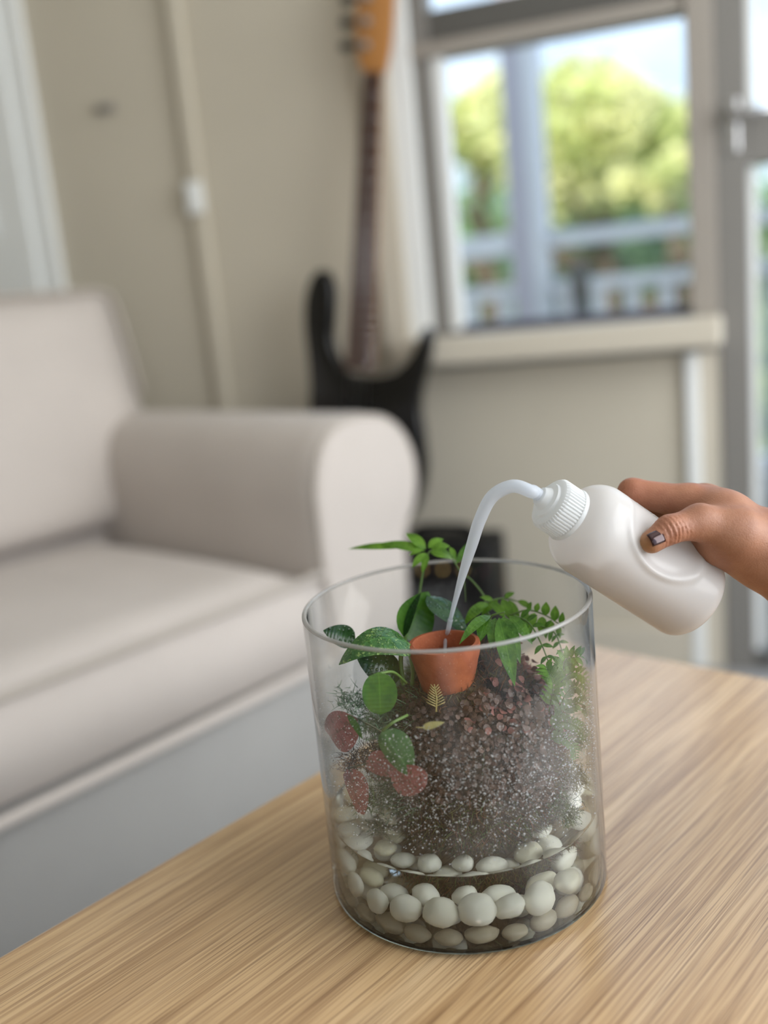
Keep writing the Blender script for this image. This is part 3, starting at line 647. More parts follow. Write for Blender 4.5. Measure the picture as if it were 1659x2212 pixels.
for s in (sL + 0.03, sR - 0.03):
    for k in (0.235, 0.335): b = MB(); b.lathe([(0.012, 0.0), (0.014, 0.014)], wp(s, 0, k), 12, capb=True, capt=True); b.build('foot', M['black'], amp)
b = MB(); b.tube(spline([wp(sL + 0.05, zT, 0.285), wp(sL + 0.06, zT + 0.022, 0.285), wp(sR - 0.06, zT + 0.022, 0.285), wp(sR - 0.05, zT, 0.285)], 12), 0.007, 8); b.build('handle', M['black'], amp)

# ------------------------------------------------------------------ terrarium jar
JC = V3(0.0365, 0.652, TZ); JR, JI = 0.100, 0.0967
BF = 0.0035          # top of the thick base
jar = thing('glass_jar', JC, 'open clear glass cylinder jar with a thick base holding moss ball and pebbles', 'jar')
b = MB(); b.lathe([(JI, BF), (JI, 0.2085), (JR, 0.2085), (JR, BF)], JC, 96, closed=True); b.build('glass_wall', M['jar'], jar, auto=0.8)
b = MB(); mid = (JR + JI) / 2; hw = (JR - JI) / 2
b.lathe([(mid + hw * math.cos(a), 0.2092 + hw * 0.8 * math.sin(a)) for a in np.linspace(0, 2 * math.pi, 13)[:-1]], JC, 96, closed=True); b.build('rim', M['rim'], jar)
# thick base: side and underside, the face under the water is its own surface
b = MB(); b.lathe([(0.0001, 0.0008), (0.090, 0.0008), (0.0972, 0.0013), (0.0990, 0.0027), (JR - .0003, BF), (JI - 0.0003, BF)], JC, 96)
b.build('thick_base', M['base_glass'], jar, auto=1.2)
def upward(mb, name, m, parent):
    o = mb.build(name, m, parent, smooth=True)
    if sum(p.normal.z * p.area for p in o.data.polygons) < 0: o.data.flip_normals()
    return o
b = MB(); b.lathe([(0.0001, BF - .0001), (0.05, BF - .0001), (JI - 0.0003, BF - .0001)], JC, 96); upward(b, 'base_floor', M['base_top'], jar)
WZ = 0.0560
water = MB(); water.lathe([(JI - 0.0004, BF), (JI - 0.0004, WZ + 0.0012), (JI - 0.0018, WZ + 0.0003), (JI - 0.005, WZ), (0.05, WZ), (0.0001, WZ)], JC, 96)
wo = water.build('water', M['water'], None, origin=JC + V3(0, 0, BF), auto=0.9)
tag(wo, 'shallow clear water lying over the pebbles in the bottom of the jar', 'water')
# normals of open shells must face outwards
for o in (wo, bpy.data.objects['thick_base']):
    c = np.mean([v.co[:] for v in o.data.vertices], 0)
    if sum((np.array(p.center) - c) @ np.array(p.normal) * p.area for p in o.data.polygons) < 0: o.data.flip_normals()
# condensation drops on the inside of the wall
b = MB(); octv = np.array([(1, 0, 0), (-1, 0, 0), (0, 1, 0), (0, -1, 0), (0, 0, 1), (0, 0, -1)], float); octf = [(0, 2, 4), (2, 1, 4), (1, 3, 4), (3, 0, 4), (2, 0, 5), (1, 2, 5), (3, 1, 5), (0, 3, 5)]
V = []; F = []
for i in range(5600):
    th = nr.normal(-math.pi / 2, 0.75) if i % 4 else nr.uniform(0, 2 * math.pi)
    z = nr.triangular(0.060, 0.115, 0.172); r = nr.gamma(2.0, 0.00011) + 0.00014; r = min(r, 0.0009)
    c = JC + V3(JI * math.cos(th) * 0.9985, JI * math.sin(th) * 0.9985, z); F += [tuple(k + len(V) * 1 for k in q) for q in octf]; V += list(c + octv * r)
b.add(V, F); co = b.build('condensation', M['drops'], jar); co['kind'] = 'stuff'

# ------------------------------------------------------------------ moss ball
BC = V3(0.0455, 0.655, 0.538); BR = 0.0675
def ball_r(d):
    d = Vector(d); return 1 + 0.07 * mnoise.noise(d * 1.7 + Vector((3, 1, 5))) + 0.05 * mnoise.noise(d * 4.5)
def ball_pt(d):
    d = unit(d); e = d.copy()
    if d[2] < 0: h = math.hypot(d[0], d[1]); k = (1 - abs(d[2]) ** 3.2) ** (1 / 3.2) / max(h, 1e-4) * (1 - .20 * min(1, abs(d[2]) * 1.3)); e = V3(d[0] * min(k, 40), d[1] * min(k, 40), d[2])
    p = BC + e * BR * ball_r(d) * V3(1, 1, 1.28 if d[2] < 0 else 1.24); p[2] = max(p[2], TZ + BF + .001); return p
mball = thing('moss_ball', BC * V3(1, 1, 0) + V3(0, 0, TZ + BF), 'dark brown mossy ball planted with small plants standing in the glass jar', 'moss ball')
bm = bmesh.new(); bmesh.ops.create_icosphere(bm, subdivisions=5, radius=1); bv_ = [v.co[:] for v in bm.verts]; bf_ = [tuple(v.index for v in f.verts) for f in bm.faces]; bm.free()
b = MB(); b.add([ball_pt(V3(*v)) - unit(V3(*v)) * 0.0015 * (1 if v[2] > -.6 else 0) for v in bv_], bf_); b.build('moss_core', M['moss_core'], mball)
def pr(p):
    d = np.asarray(p) - CAMP; z = d @ _f; return PW / 2 + FPX * (d @ _r) / z, PH / 2 - FPX * (d @ _u) / z
TEAL = np.array(srgb(96, 128, 96)[:3]); OLIVE = np.array(srgb(92, 92, 42)[:3]); RUST = np.array(srgb(112, 72, 44)[:3]); DARK = np.array(srgb(44, 34, 26)[:3]); GREEN = np.array(srgb(66, 92, 40)[:3]); PUR = np.array(srgb(88, 72, 62)[:3])
V = []; F = []; C = []
def strand(p, d, L, w, col, rs):
    side = unit(np.cross(d, rs.normal(size=3))); cur = unit(rs.normal(size=3)) * 0.55; n0 = len(V)
    for k in range(4):
        t = k / 3; q = p + d * L * t + cur * L * t * t * 0.7; ww = w * (1 - 0.75 * t)
        V.append(q - side * ww); V.append(q + side * ww); c = col * (0.75 + 0.55 * t); C.extend([(c[0], c[1], c[2], 1)] * 2)
    for k in range(3): a = n0 + 2 * k; F.append((a, a + 1, a + 3, a + 2))
rs = np.random.RandomState(11)
for i in range(15000):
    d = unit(rs.normal(size=3))
    if d[1] > 0.55: continue
    p = ball_pt(d)
    if p[2] < TZ + 0.014 and d[2] < -0.2: continue
    x, y = pr(p); u = rs.rand()
    if x < 905 and y < 1760: col = (TEAL, GREEN, OLIVE)[0 if u < .5 else 1 if u < .8 else 2]; L = rs.uniform(.005, .012)
    elif y > 1720: col = (DARK, OLIVE, GREEN, RUST)[min(3, int(u * 4))]; L = rs.uniform(.004, .010)
    elif y < 1530: col = (RUST, DARK, OLIVE)[0 if u < .55 else 1 if u < .8 else 2]; L = rs.uniform(.004, .008)
    elif x > 1170: col = (RUST, OLIVE, DARK)[0 if u < .5 else 1 if u < .8 else 2]; L = rs.uniform(.005, .011)
    else: col = (DARK, PUR, RUST)[0 if u < .45 else 1 if u < .8 else 2]; L = rs.uniform(.003, .007)
    strand(p - d * .001, unit(d + 0.6 * rs.normal(size=3)), L, rs.uniform(.0002, .00042), col * rs.uniform(.7, 1.3), rs)
b = MB(); b.add(V, F); o = b.build('moss_fibres', M['moss'], mball, smooth=False, colors=C); o['kind'] = 'stuff'
# feathery club-moss tufts reaching left of the ball
def on_ball(px, py):
    q = ray(px, py); q = q / np.linalg.norm(q); oc = CAMP - BC; bb = oc @ q; cc = oc @ oc - BR * BR * 1.03; dd = bb * bb - cc
    if dd < 0: return CAMP + q * (-bb)
    return CAMP + q * (-bb - math.sqrt(dd))
V = []; F = []; C = []
for (bx, by, tx, ty, n, cl) in ((860, 1560, 735, 1505, 150, TEAL), (850, 1590, 780, 1560, 170, TEAL), (850, 1620, 760, 1640, 120, DARK), (845, 1650, 735, 1650, 110, RUST), (850, 1710, 790, 1730, 120, GREEN), (1220, 1560, 1262, 1600, 120, TEAL), (1215, 1650, 1250, 1690, 120, OLIVE), (1200, 1720, 1235, 1765, 120, GREEN), (850, 1770, 810, 1800, 100, GREEN)):
    a = on_ball(bx, by); dpt = (a - CAMP) @ _f; e = at(tx, ty, dpt - 0.004)
    for i in range(int(n * 3.2)):
        t = rs.rand() ** 0.8; p = a + (e - a) * t + rs.normal(size=3) * .0055 * (1 - .4 * t)
        strand(p, unit(unit(e - a) * .5 + rs.normal(size=3)), rs.uniform(.004, .009), rs.uniform(.00025, .00045), cl * rs.uniform(.6, 1.3), rs)
b = MB(); b.add(np.array(V), F); r_ = np.hypot(b.v[0][:, 0] - JC[0], b.v[0][:, 1] - JC[1]); k_ = np.minimum(1, .0955 / r_); b.v[0][:, :2] = JC[:2] + (b.v[0][:, :2] - JC[:2]) * k_[:, None]; o = b.build('club_moss', M['moss'], mball, smooth=False, colors=C); o['kind'] = 'stuff'

# ------------------------------------------------------------------ terracotta pot sunk in the top of the ball
PC = at_z(959, 1387, 0.6355)
pot = thing('terracotta_pot', PC - V3(0, 0, 0.040), 'small terracotta pot sunk into the top of the moss ball', 'pot')
b = MB(); b.lathe([(0.0160, -0.042), (0.0178, -0.032), (0.0200, -0.0225), (0.0216, -0.0165), (0.0224, -0.0125), (0.0238, -0.008), (0.0246, -0.0025), (0.0242, 0.0), (0.0215, 0.0004), (0.0203, -0.001), (0.0196, -0.012), (0.0170, -0.0205), (0.0155, -0.0375), (0.0001, -0.0375)], PC, 56, capb=True); b.build('pot_wall', M['terracotta'], pot, auto=0.9)
b = MB(); b.lathe([(0.0001, -0.024), (0.0162, -0.024), (0.0162, -0.026), (0.0001, -0.026)], PC, 40, capt=False); b.build('water_inside', M['soil'], pot)

# ------------------------------------------------------------------ plants
def atj(x, y, d, off=0.0):          # like at(), but never in front of the inner face of the jar
    p = at(x, y, d); best = p
    for k in range(60):
        if p[2] > TZ + .209 or np.hypot(*(p - JC)[:2]) < .0925: return p - ray(x, y) * off
        if np.hypot(*(p - JC)[:2]) < np.hypot(*(best - JC)[:2]): best = p
        p = at(x, y, d + .0015 * k)
    return best - ray(x, y) * off
def inside(V):
    V = np.array(V, float); r = np.hypot(V[:, 0] - JC[0], V[:, 1] - JC[1]); m = (r > .0955) & (V[:, 2] < TZ + .213)
    k = np.where(m, .0955 / np.maximum(r, 1e-6), 1.0); V[:, 0] = JC[0] + (V[:, 0] - JC[0]) * k; V[:, 1] = JC[1] + (V[:, 1] - JC[1]) * k; return V
def leaf_mb(B, T, W, N=None, shape='ovate', fold=0.15, arch=0.1, droop=0.0, nl=8, nw=4, twist=0.0, wave=0.0):
    B = np.asarray(B, float); T = np.asarray(T, float); a = T - B; L = np.linalg.norm(a); ah = a / L; m = (B + T) / 2
    if N is None: N = unit(CAMP - m) * 0.75 + V3(0, 0, 0.65)
    N = np.asarray(N, float); n = unit(N - ah * (N @ ah)); s = np.cross(ah, n); V = []; UV = []
    for i in range(nl + 1):
        u = i / nl
        w = {'ovate': math.sin(math.pi * min(1, u ** 0.72)) ** 0.75, 'heart': (math.sin(math.pi * u ** 0.5)) ** 0.7, 'lance': math.sin(math.pi * u ** 0.8) ** 0.9, 'round': max(0, 1 - (2 * u - 1) ** 2) ** 0.5}[shape]
        w = max(w, 0.02); th = twist * u; sn = s * math.cos(th) + n * math.sin(th); nn = n * math.cos(th) - s * math.sin(th)
        c = B + a * u + n * (arch * L * 4 * u * (1 - u)) - V3(0, 0, 1) * droop * L * u * u
        for j in range(nw + 1):
            v = 2 * j / nw - 1
            V.append(c + sn * v * W / 2 * w + nn * (fold * abs(v) * W / 2 * w + wave * W * math.sin(9 * u + 2 * v) * abs(v))); UV.append((u, j / nw))
    F = [(i * (nw + 1) + j, i * (nw + 1) + j + 1, (i + 1) * (nw + 1) + j + 1, (i + 1) * (nw + 1) + j) for i in range(nl) for j in range(nw)]
    return V, F, UV
def leaf(name, parent, m, *a, label=None, **k):
    V, F, UV = leaf_mb(*a, **k); b = MB(); b.add(inside(V), F); o = b.build(name, m, parent, uv=UV)
    if label: o['label'] = label
    return o
K = 0.69 / FPX        # metres per photograph pixel at the jar's distance

pothos = thing('pothos_plant', atj(880, 1465, .672), 'broad-leaved green plant with glossy wet leaves left of the terracotta pot', 'plant')
leaf('leaf', pothos, M['leaf_spot'], atj(884, 1390, .668), atj(732, 1436, .655), 92 * K, V3(-.15, -.45, .85), shape='heart', arch=.27, fold=-.20, nl=14, nw=8, label='large speckled wet leaf')
leaf('leaf', pothos, M['leaf_dark'], atj(768, 1384, .69), atj(698, 1362, .682), 50 * K, V3(0, -.8, .5), arch=.06, nl=10, nw=6)
leaf('leaf', pothos, M['leaf_green'], atj(874, 1380, .70), atj(926, 1278, .712), 96 * K, V3(.35, -.9, .1), fold=.25, arch=-.05, nl=12, nw=6, label='upright bright green leaf')
leaf('leaf', pothos, M['leaf_dark'], atj(873, 1376, .699), atj(910, 1280, .708), 36 * K, V3(-.7, -.7, .2), fold=.2, nl=10, nw=4)
leaf('leaf', pothos, M['leaf_wetblue'], atj(922, 1286, .712), atj(1014, 1378, .695), 62 * K, V3(.25, -.35, .95), arch=.10, fold=-.15, nl=12, nw=6, wave=.03, label='shiny wet dark leaf behind the pot')
leaf('leaf', pothos, M['leaf_dark'], atj(866, 1462, .672), atj(772, 1424, .662), 74 * K, V3(.05, -.75, .55), shape='ovate', fold=-.1, nl=10, nw=6)
leaf('leaf', pothos, M['leaf_green'], atj(818, 1452, .640), atj(822, 1544, .634), 70 * K, V3(.05, -1, .15), shape='round', fold=.06, nl=12, nw=6)
leaf('leaf', pothos, M['leaf_pale'], atj(826, 1578, .612), atj(890, 1674, .604), 72 * K, V3(.1, -1, .2), shape='ovate', fold=.08, nl=12, nw=6, label='green leaf blurred by the misted glass')
for pts, r in (([(884, 1390, .668), (868, 1408, .67), (866, 1440, .672), (872, 1475, .672)], 5), ([(874, 1378, .70), (884, 1410, .69), (892, 1450, .68), (890, 1480, .675)], 4.5), ([(766, 1385, .69), (800, 1400, .685), (850, 1420, .68), (868, 1465, .672)], 3), ([(866, 1462, .672), (872, 1480, .672)], 4), ([(820, 1455, .64), (850, 1452, .65), (878, 1475, .665)], 3), ([(826, 1578, .612), (850, 1560, .618), (880, 1545, .628)], 3)):
    b = MB(); b.tube(spline([atj(*p) for p in pts], 10), r * K, 8); b.build('stem', M['stem'], pothos)

fit = thing('nerve_plant', on_ball(850, 1650), 'plant with rounded dusky pink leaves on the left flank of the moss ball', 'plant')
leaf('leaf', fit, M['leaf_pink'], atj(772, 1552, .628), atj(712, 1590, .622), 88 * K, V3(-.1, -1, .3), shape='round', fold=.1, nl=12, nw=6)
leaf('leaf', fit, M['leaf_pink'], atj(752, 1660, .626), atj(786, 1760, .616), 66 * K, V3(-.2, -1, .25), shape='ovate', fold=.12, nl=12, nw=6)
leaf('leaf', fit, M['leaf_pink'], atj(792, 1640, .618), atj(866, 1672, .612), 52 * K, V3(0, -.9, .5), shape='ovate', fold=.1, nl=12, nw=6)
leaf('leaf', fit, M['leaf_pink'], atj(846, 1692, .606), atj(924, 1672, .602), 62 * K, V3(.1, -1, .3), shape='round', fold=.1, nl=12, nw=6)
leaf('leaf', fit, M['leaf_green'], atj(738, 1550, .6205, .0165), atj(768, 1606, .6165, .0165), 30 * K, V3(-.1, -1, .2), shape='ovate', fold=.1, nl=8, nw=4, label='small green leaf')
for pts in ([(772, 1552, .628), (815, 1575, .632), (850, 1600, .638)], [(752, 1660, .626), (790, 1650, .628), (850, 1640, .630)], [(792, 1640, .618), (840, 1640, .628)], [(846, 1692, .606), (870, 1680, .618), (890, 1660, .630)]):
    b = MB(); b.tube(spline([atj(*p) for p in pts], 8), 2.0 * K, 6); b.build('stem', M['stem_dark'], fit)

# ferns: fern > frond (its rib) > leaflet
def frond(parent, pts, rad_px, leaflets, m, name='frond'):
    b = MB(); P = spline([atj(*p) for p in pts], 18); b.tube(P, list(np.linspace(rad_px, rad_px * .45, len(P)) * K), 6); b.v = [inside(q) for q in b.v]; f = b.build(name, M['stem'], parent)
    for lf in leaflets:
        bx, by, bd, tx, ty, td, w = lf[:7]; kw = lf[7] if len(lf) > 7 else {}
        kk = dict(shape='lance', fold=.18, arch=.10, nl=8, nw=2); kk.update(kw); mm = kk.pop('m', m)
        leaf('leaflet', f, mm, atj(bx, by, bd), atj(tx, ty, td), w * K, **kk)
    return f
def pinnae(pts, n, L0, L1, ang, wr, sides=(1, -1), start=.15, dd=0.0, seed=0):
    """leaflets along a rib given in photograph positions"""
    S = spline([np.array(p, float) for p in pts], 60); out = []; r_ = np.random.RandomState(seed)
    for i in range(n):
        t = start + (1 - start) * i / (n - 1) * .98; k = int(t * 60); p = S[k]; tg = S[min(60, k + 1)] - S[max(0, k - 1)]; th = math.atan2(tg[1], tg[0])
        for sd in sides:
            L = (L0 + (L1 - L0) * t) * r_.uniform(.85, 1.12); a = th + sd * math.radians(ang) * r_.uniform(.88, 1.1)
            out.append((p[0], p[1], p[2], p[0] + L * math.cos(a), p[1] + L * math.sin(a), p[2] + dd * sd - .002, max(5, L * wr)))
    return out
fernR = thing('fern', atj(1085, 1440, .70), 'bright green fern with drooping strap leaflets right of the terracotta pot', 'fern')
frond(fernR, [(1075, 1450, .705), (1062, 1380, .70), (1058, 1335, .69), (1090, 1322, .685)], 4, [
    (1060, 1330, .688, 992, 1392, .668, 24, dict(arch=.16)), (1052, 1332, .685, 1036, 1388, .672, 30, dict(arch=.10)), (1078, 1334, .68, 1112, 1482, .655, 40, dict(arch=.06, nl=12, nw=4)),
    (1096, 1336, .68, 1124, 1434, .664, 26), (1070, 1335, .684, 1060, 1402, .67, 26), (1100, 1330, .684, 1150, 1392, .672, 26, dict(arch=.14)), (1088, 1332, .683, 1096, 1400, .668, 30)], M['fern_dark'])
frond(fernR, [(1070, 1400, .715), (1060, 1340, .72), (1050, 1306, .722), (1085, 1292, .725), (1122, 1300, .73)], 3, [
    (1052, 1306, .722, 1002, 1352, .715, 26, dict(arch=.22)), (1056, 1305, .722, 1012, 1330, .716, 20, dict(arch=.2)), (1060, 1300, .722, 1092, 1336, .715, 20), (1075, 1296, .724, 1040, 1330, .72, 20), (1085, 1294, .725, 1108, 1345, .716, 24), (1100, 1296, .727, 1122, 1356, .72, 22), (1066, 1298, .723, 1036, 1290, .724, 14), (1090, 1292, .726, 1112, 1280, .728, 14), (1118, 1298, .73, 1150, 1316, .728, 16)], M['fern'])
fr2 = [(1100, 1330, .715), (1140, 1318, .712), (1180, 1330, .708), (1218, 1356, .702)]
frond(fernR, fr2, 2.5, [(1140, 1318, .712, 1148, 1300, .713, 12), (1158, 1322, .71, 1163, 1302, .712, 14), (1178, 1330, .708, 1180, 1300, .71, 20), (1198, 1342, .705, 1200, 1308, .707, 20), (1212, 1350, .703, 1216, 1322, .704, 14),
    (1138, 1320, .711, 1128, 1356, .704, 18), (1155, 1324, .709, 1142, 1366, .701, 22), (1172, 1332, .707, 1168, 1372, .70, 22), (1188, 1340, .705, 1190, 1376, .698, 20), (1204, 1350, .703, 1210, 1380, .697, 14)], M['fern'])
fr3 = [(1110, 1330, .70), (1142, 1345, .692), (1168, 1388, .684), (1192, 1450, .678)]
frond(fernR, fr3, 2.5, pinnae(fr3, 7, 34, 20, 62, .42, seed=2), M['fern_dark'])
fr4 = [(1160, 1350, .70), (1196, 1365, .695), (1212, 1400, .69), (1222, 1440, .686)]
frond(fernR, fr4, 2.2, pinnae(fr4, 7, 26, 16, 65, .42, seed=3), M['fern_dark'])

fernL = thing('lacy_fern', atj(1205, 1560, .665), 'pale lacy fern pressed against the right wall of the jar', 'fern')
for k, (pts, n, L0, L1, m) in enumerate((([(1195, 1500, .672), (1215, 1455, .668), (1222, 1425, .665), (1256, 1418, .662)], 7, 34, 20, 'fern'), ([(1200, 1490, .67), (1230, 1455, .662), (1262, 1462, .656), (1272, 1492, .652)], 8, 24, 12, 'fern'),
        ([(1185, 1540, .668), (1195, 1480, .662), (1180, 1440, .66)], 7, 30, 20, 'fern'), ([(1190, 1570, .664), (1225, 1530, .656), (1258, 1520, .65), (1274, 1545, .647)], 11, 24, 12, 'fern_grey'),
        ([(1180, 1580, .664), (1212, 1560, .655), (1248, 1570, .648), (1266, 1596, .645)], 11, 22, 10, 'fern_grey'), ([(1180, 1600, .662), (1210, 1592, .655), (1238, 1612, .65), (1244, 1640, .648)], 10, 20, 10, 'fern_grey'),
        ([(1195, 1560, .664), (1222, 1500, .66), (1246, 1484, .657), (1270, 1510, .652)], 10, 22, 10, 'fern_grey'))):
    frond(fernL, pts, 1.6, pinnae(pts, n + 3, L0 * 1.15, L1 * 1.25, 58, .42, seed=20 + k), M[m])

fernB = thing('tall_fern', at(905, 1400, .735), 'tall slender fern rising above the back rim of the jar', 'fern')
frond(fernB, [(905, 1400, .735), (905, 1300, .737), (914, 1235, .738), (925, 1196, .738), (936, 1188, .738)], 3.4, [
    (930, 1192, .738, 978, 1208, .733, 28, dict(arch=.18)), (932, 1188, .739, 972, 1180, .738, 26, dict(arch=.12)), (972, 1182, .738, 985, 1212, .735, 14), (920, 1186, .74, 876, 1152, .75, 26), (925, 1184, .74, 958, 1164, .744, 24),
    (918, 1190, .739, 820, 1174, .752, 26, dict(arch=.05)), (880, 1182, .742, 752, 1186, .765, 20, dict(arch=.04)), (922, 1195, .738, 890, 1226, .732, 20), (924, 1198, .737, 912, 1238, .732, 16), (915, 1185, .74, 884, 1200, .738, 16)], M['fern'])
frond(fernB, [(978, 1208, .733), (990, 1228, .733), (1002, 1250, .732), (1006, 1300, .73)], 1.6, [(985, 1218, .733, 1034, 1157, .742, 20, dict(arch=.05))], M['fern_dark'])
frond(fernB, [(1052, 1330, .745), (1046, 1290, .748), (1020, 1255, .752), (1000, 1240, .752)], 3.0, [], M['fern_dark'])

# creeping plant: little leaves over the ball
creep = thing('creeping_plant', ball_pt(V3(.2, -.3, .9)), 'creeping plant of tiny dusky pink and purple-brown leaves over the moss ball', 'plant')
rs = np.random.RandomState(5); npk = nd = 0; SV = []; SF = []; SU = []; tries = 0
V0, F0, U0 = leaf_mb((0, 0, 0), (1, 0, 0), 0.9, (0, 0, 1), shape='round', fold=.15, arch=.12, nl=5, nw=2)
meshes = {}
for nm in ('creeper', 'creeper_dark'):
    me = bpy.data.meshes.new('leaf'); me.from_pydata([tuple(v) for v in V0], [], F0); l = me.uv_layers.new(name='UVMap')
    for lp in me.loops: l.data[lp.index].uv = U0[lp.vertex_index]
    me.materials.append(M[nm]); me.polygons.foreach_set('use_smooth', [True] * len(me.polygons)); meshes[nm] = me
base_c = world_loc(creep); nst = 0
while (npk < 130 or nd < 160 or nst < 900) and tries < 60000:
    tries += 1
    d = unit(rs.normal(size=3))
    if d[1] > 0.25 or d[2] < -.45: continue
    p = ball_pt(d); x, y = pr(p)
    if np.hypot(*(p[:2] - PC[:2])) < 0.025: continue
    pink = (1000 < x < 1215 and 1405 < y < 1590) and rs.rand() < (.9 if x > 1100 or y > 1470 else .5); dark = 880 < x < 1190 and 1490 < y < 1730
    if not (pink or dark): continue
    n = unit(d + .5 * rs.normal(size=3)); a = unit(np.cross(n, rs.normal(size=3)) + V3(0, -.2, -.6)); a = unit(a - n * (a @ n)); s = np.cross(n, a)
    L = rs.uniform(.0042, .0068) if pink else rs.uniform(.003, .0048); q = p + d * rs.uniform(.001, .006 if pink else .004)
    if pink and npk < 130: nm = 'creeper'; npk += 1
    elif dark and not pink and nd < 160: nm = 'creeper_dark'; nd += 1
    elif dark and nst < 900:
        nst += 1; n0 = len(SV); SV += [q + (a * v[0] + s * v[1] + n * v[2]) * L for v in V0]; SF += [tuple(k + n0 for k in f) for f in F0]; SU += U0; continue
    else: continue
    o = bpy.data.objects.new('leaf', meshes[nm]); COL.objects.link(o); o.parent = creep; lc = q - base_c
    o.matrix_local = Matrix(((a[0] * L, s[0] * L, n[0] * L, lc[0]), (a[1] * L, s[1] * L, n[1] * L, lc[1]), (a[2] * L, s[2] * L, n[2] * L, lc[2]), (0, 0, 0, 1)))
b = MB(); b.add(SV, SF); o = b.build('small_leaves', M['creeper_dark'], creep, uv=SU); o['kind'] = 'stuff'
b = MB()
for px0, py0, px1, py1 in ((1010, 1440, 930, 1650), (1060, 1430, 1040, 1690), (1110, 1440, 1130, 1640), (1020, 1450, 1180, 1590)):
    b.tube([on_ball(px0 + (px1 - px0) * t, py0 + (py1 - py0) * t) - V3(0, .001, 0) for t in np.linspace(0, 1, 9)], .0005, 5)
b.build('stems', M['stem_dark'], creep)
# sprig and fallen leaf in front of the pot
spr = thing('moss_sprig', on_ball(940, 1535), 'thin straw-coloured moss sprig standing before the terracotta pot', 'moss')
M['straw'] = mat('straw_moss', srgb(156, 144, 88), 0.6)
b = MB(); A = at(942, 1538, .628); Bp = at(938, 1478, .632); b.tube([A, (A + Bp) / 2 + _r * .001, Bp], [.0006, .0005, .0003], 6); stm = b.build('stem', M['straw'], spr)
for k in range(8):
    t = .2 + .09 * k; p = A + (Bp - A) * t
    for sd in (-1, 1): b = MB(); b.tube([p, p + _r * sd * (19 - 1.6 * k) * .5 * K + _u * 4 * K, p + _r * sd * (19 - 1.6 * k) * K + _u * 9 * K], [.0004, .00035, .0002], 5); b.build('branchlet', M['straw'], spr)
yl = thing('fallen_leaf', on_ball(940, 1568), 'small pale yellow fallen leaf on the front of the moss ball', 'leaf')
M['leaf_yellow'] = leaf_mat('yellow_leaf', srgb(176, 170, 110), srgb(206, 198, 130), 0.5)
leaf('blade', yl, M['leaf_yellow'], atj(912, 1572, .596), atj(960, 1560, .594), 14 * K, V3(0, -1, .5)); b = MB(); b.tube([atj(898, 1571, .598), atj(912, 1572, .596)], .0004, 5); b.build('stalk', M['straw'], yl)

# ------------------------------------------------------------------ white pebbles
def pebble_mesh(seed):
    rs = np.random.RandomState(seed); b = MB(); off = Vector(rs.uniform(-9, 9, 3))
    bm = bmesh.new(); bmesh.ops.create_icosphere(bm, subdivisions=3, radius=1); v = np.array([x.co[:] for x in bm.verts]); f = [tuple(q.index for q in x.verts) for x in bm.faces]; bm.free()
    sc = V3(1, rs.uniform(.78, .95), rs.uniform(.62, .8))
    v = np.array([np.array(p) * (1 + .16 * mnoise.noise(Vector(p) * 1.1 + off) + .05 * mnoise.noise(Vector(p) * 2.6 + off)) for p in v]) * sc
    me = bpy.data.meshes.new('pebble'); me.from_pydata(v.tolist(), [], f); me.polygons.foreach_set('use_smooth', [True] * len(f)); me.materials.append(M['pebble']); return me
PM = [pebble_mesh(k) for k in range(9)]
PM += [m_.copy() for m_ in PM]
for m_ in PM[9:]: m_.materials[0] = M['pebble_reflection']
placed = []
FLOOR = TZ + BF + .0002
def put(c, r, label, group, rot, mi, sc=(1, 1, 1)):
    o = bpy.data.objects.new('pebble', PM[mi]); COL.objects.link(o); o.location = tuple(c); o.rotation_euler = rot; o.scale = tuple(r * s for s in sc)
    tag(o, label, 'pebble', group); placed.append((np.array(c), r)); return o
PG = 'white pebbles in the bottom of the jar'
# the front row against the glass, left to right: photograph column, radius, lift, turn, words
FRONT = [(738, 0.0116, .000, .4, 'squarish white pebble at the far left end of the front row'), (768, 0.0108, .002, 1.1, 'white pebble second from the left end of the front row'), (812, 0.0106, .000, .9, 'white bean-shaped pebble third from the left in the front row'),
         (868, 0.0123, .000, -.4, 'oval white pebble fourth from the left in the front row'), (945, 0.0130, .000, .15, 'wide flat white pebble just left of the round one'), (1030, 0.0134, .002, 0, 'largest round white pebble at the front centre of the jar'),
         (1102, 0.0125, .002, .3, 'white pebble just right of the large round one'), (1168, 0.0123, .001, -.9, 'slanting oblong white pebble third from the right in the front row'), (1228, 0.0123, .002, -.5, 'broad white pebble second from the right end of the front row'), (1284, 0.0119, .004, .6, 'upright white pebble at the far right end of the front row')]
for k, (px, r, lift, turn, lab) in enumerate(FRONT):
    # angle on the wall whose outline falls in that column
    best = min(np.linspace(-math.pi * 1.02, 0.02 * math.pi, 400), key=lambda th: abs(pr(JC + V3(JR * .9 * math.cos(th), JR * .9 * math.sin(th), .035))[0] - px))
    rr = JI - r * .98 - .0008
    put(JC + V3(rr * math.cos(best), rr * math.sin(best), 0.0135 + r * .80 + lift), r, lab, PG, (turn, .3 * math.sin(k * 3), best + turn), k % 9)
ORD = ['leftmost', 'second from the left', 'third from the left', 'fourth from the left', 'fifth from the left', 'sixth from the left', 'seventh from the left', 'eighth from the left', 'ninth from the left', 'tenth from the left', 'eleventh from the left', 'twelfth from the left'] + ['%s from the left' % w for w in 'thirteenth fourteenth fifteenth sixteenth seventeenth eighteenth nineteenth twentieth twenty-first twenty-second twenty-third twenty-fourth'.split()]
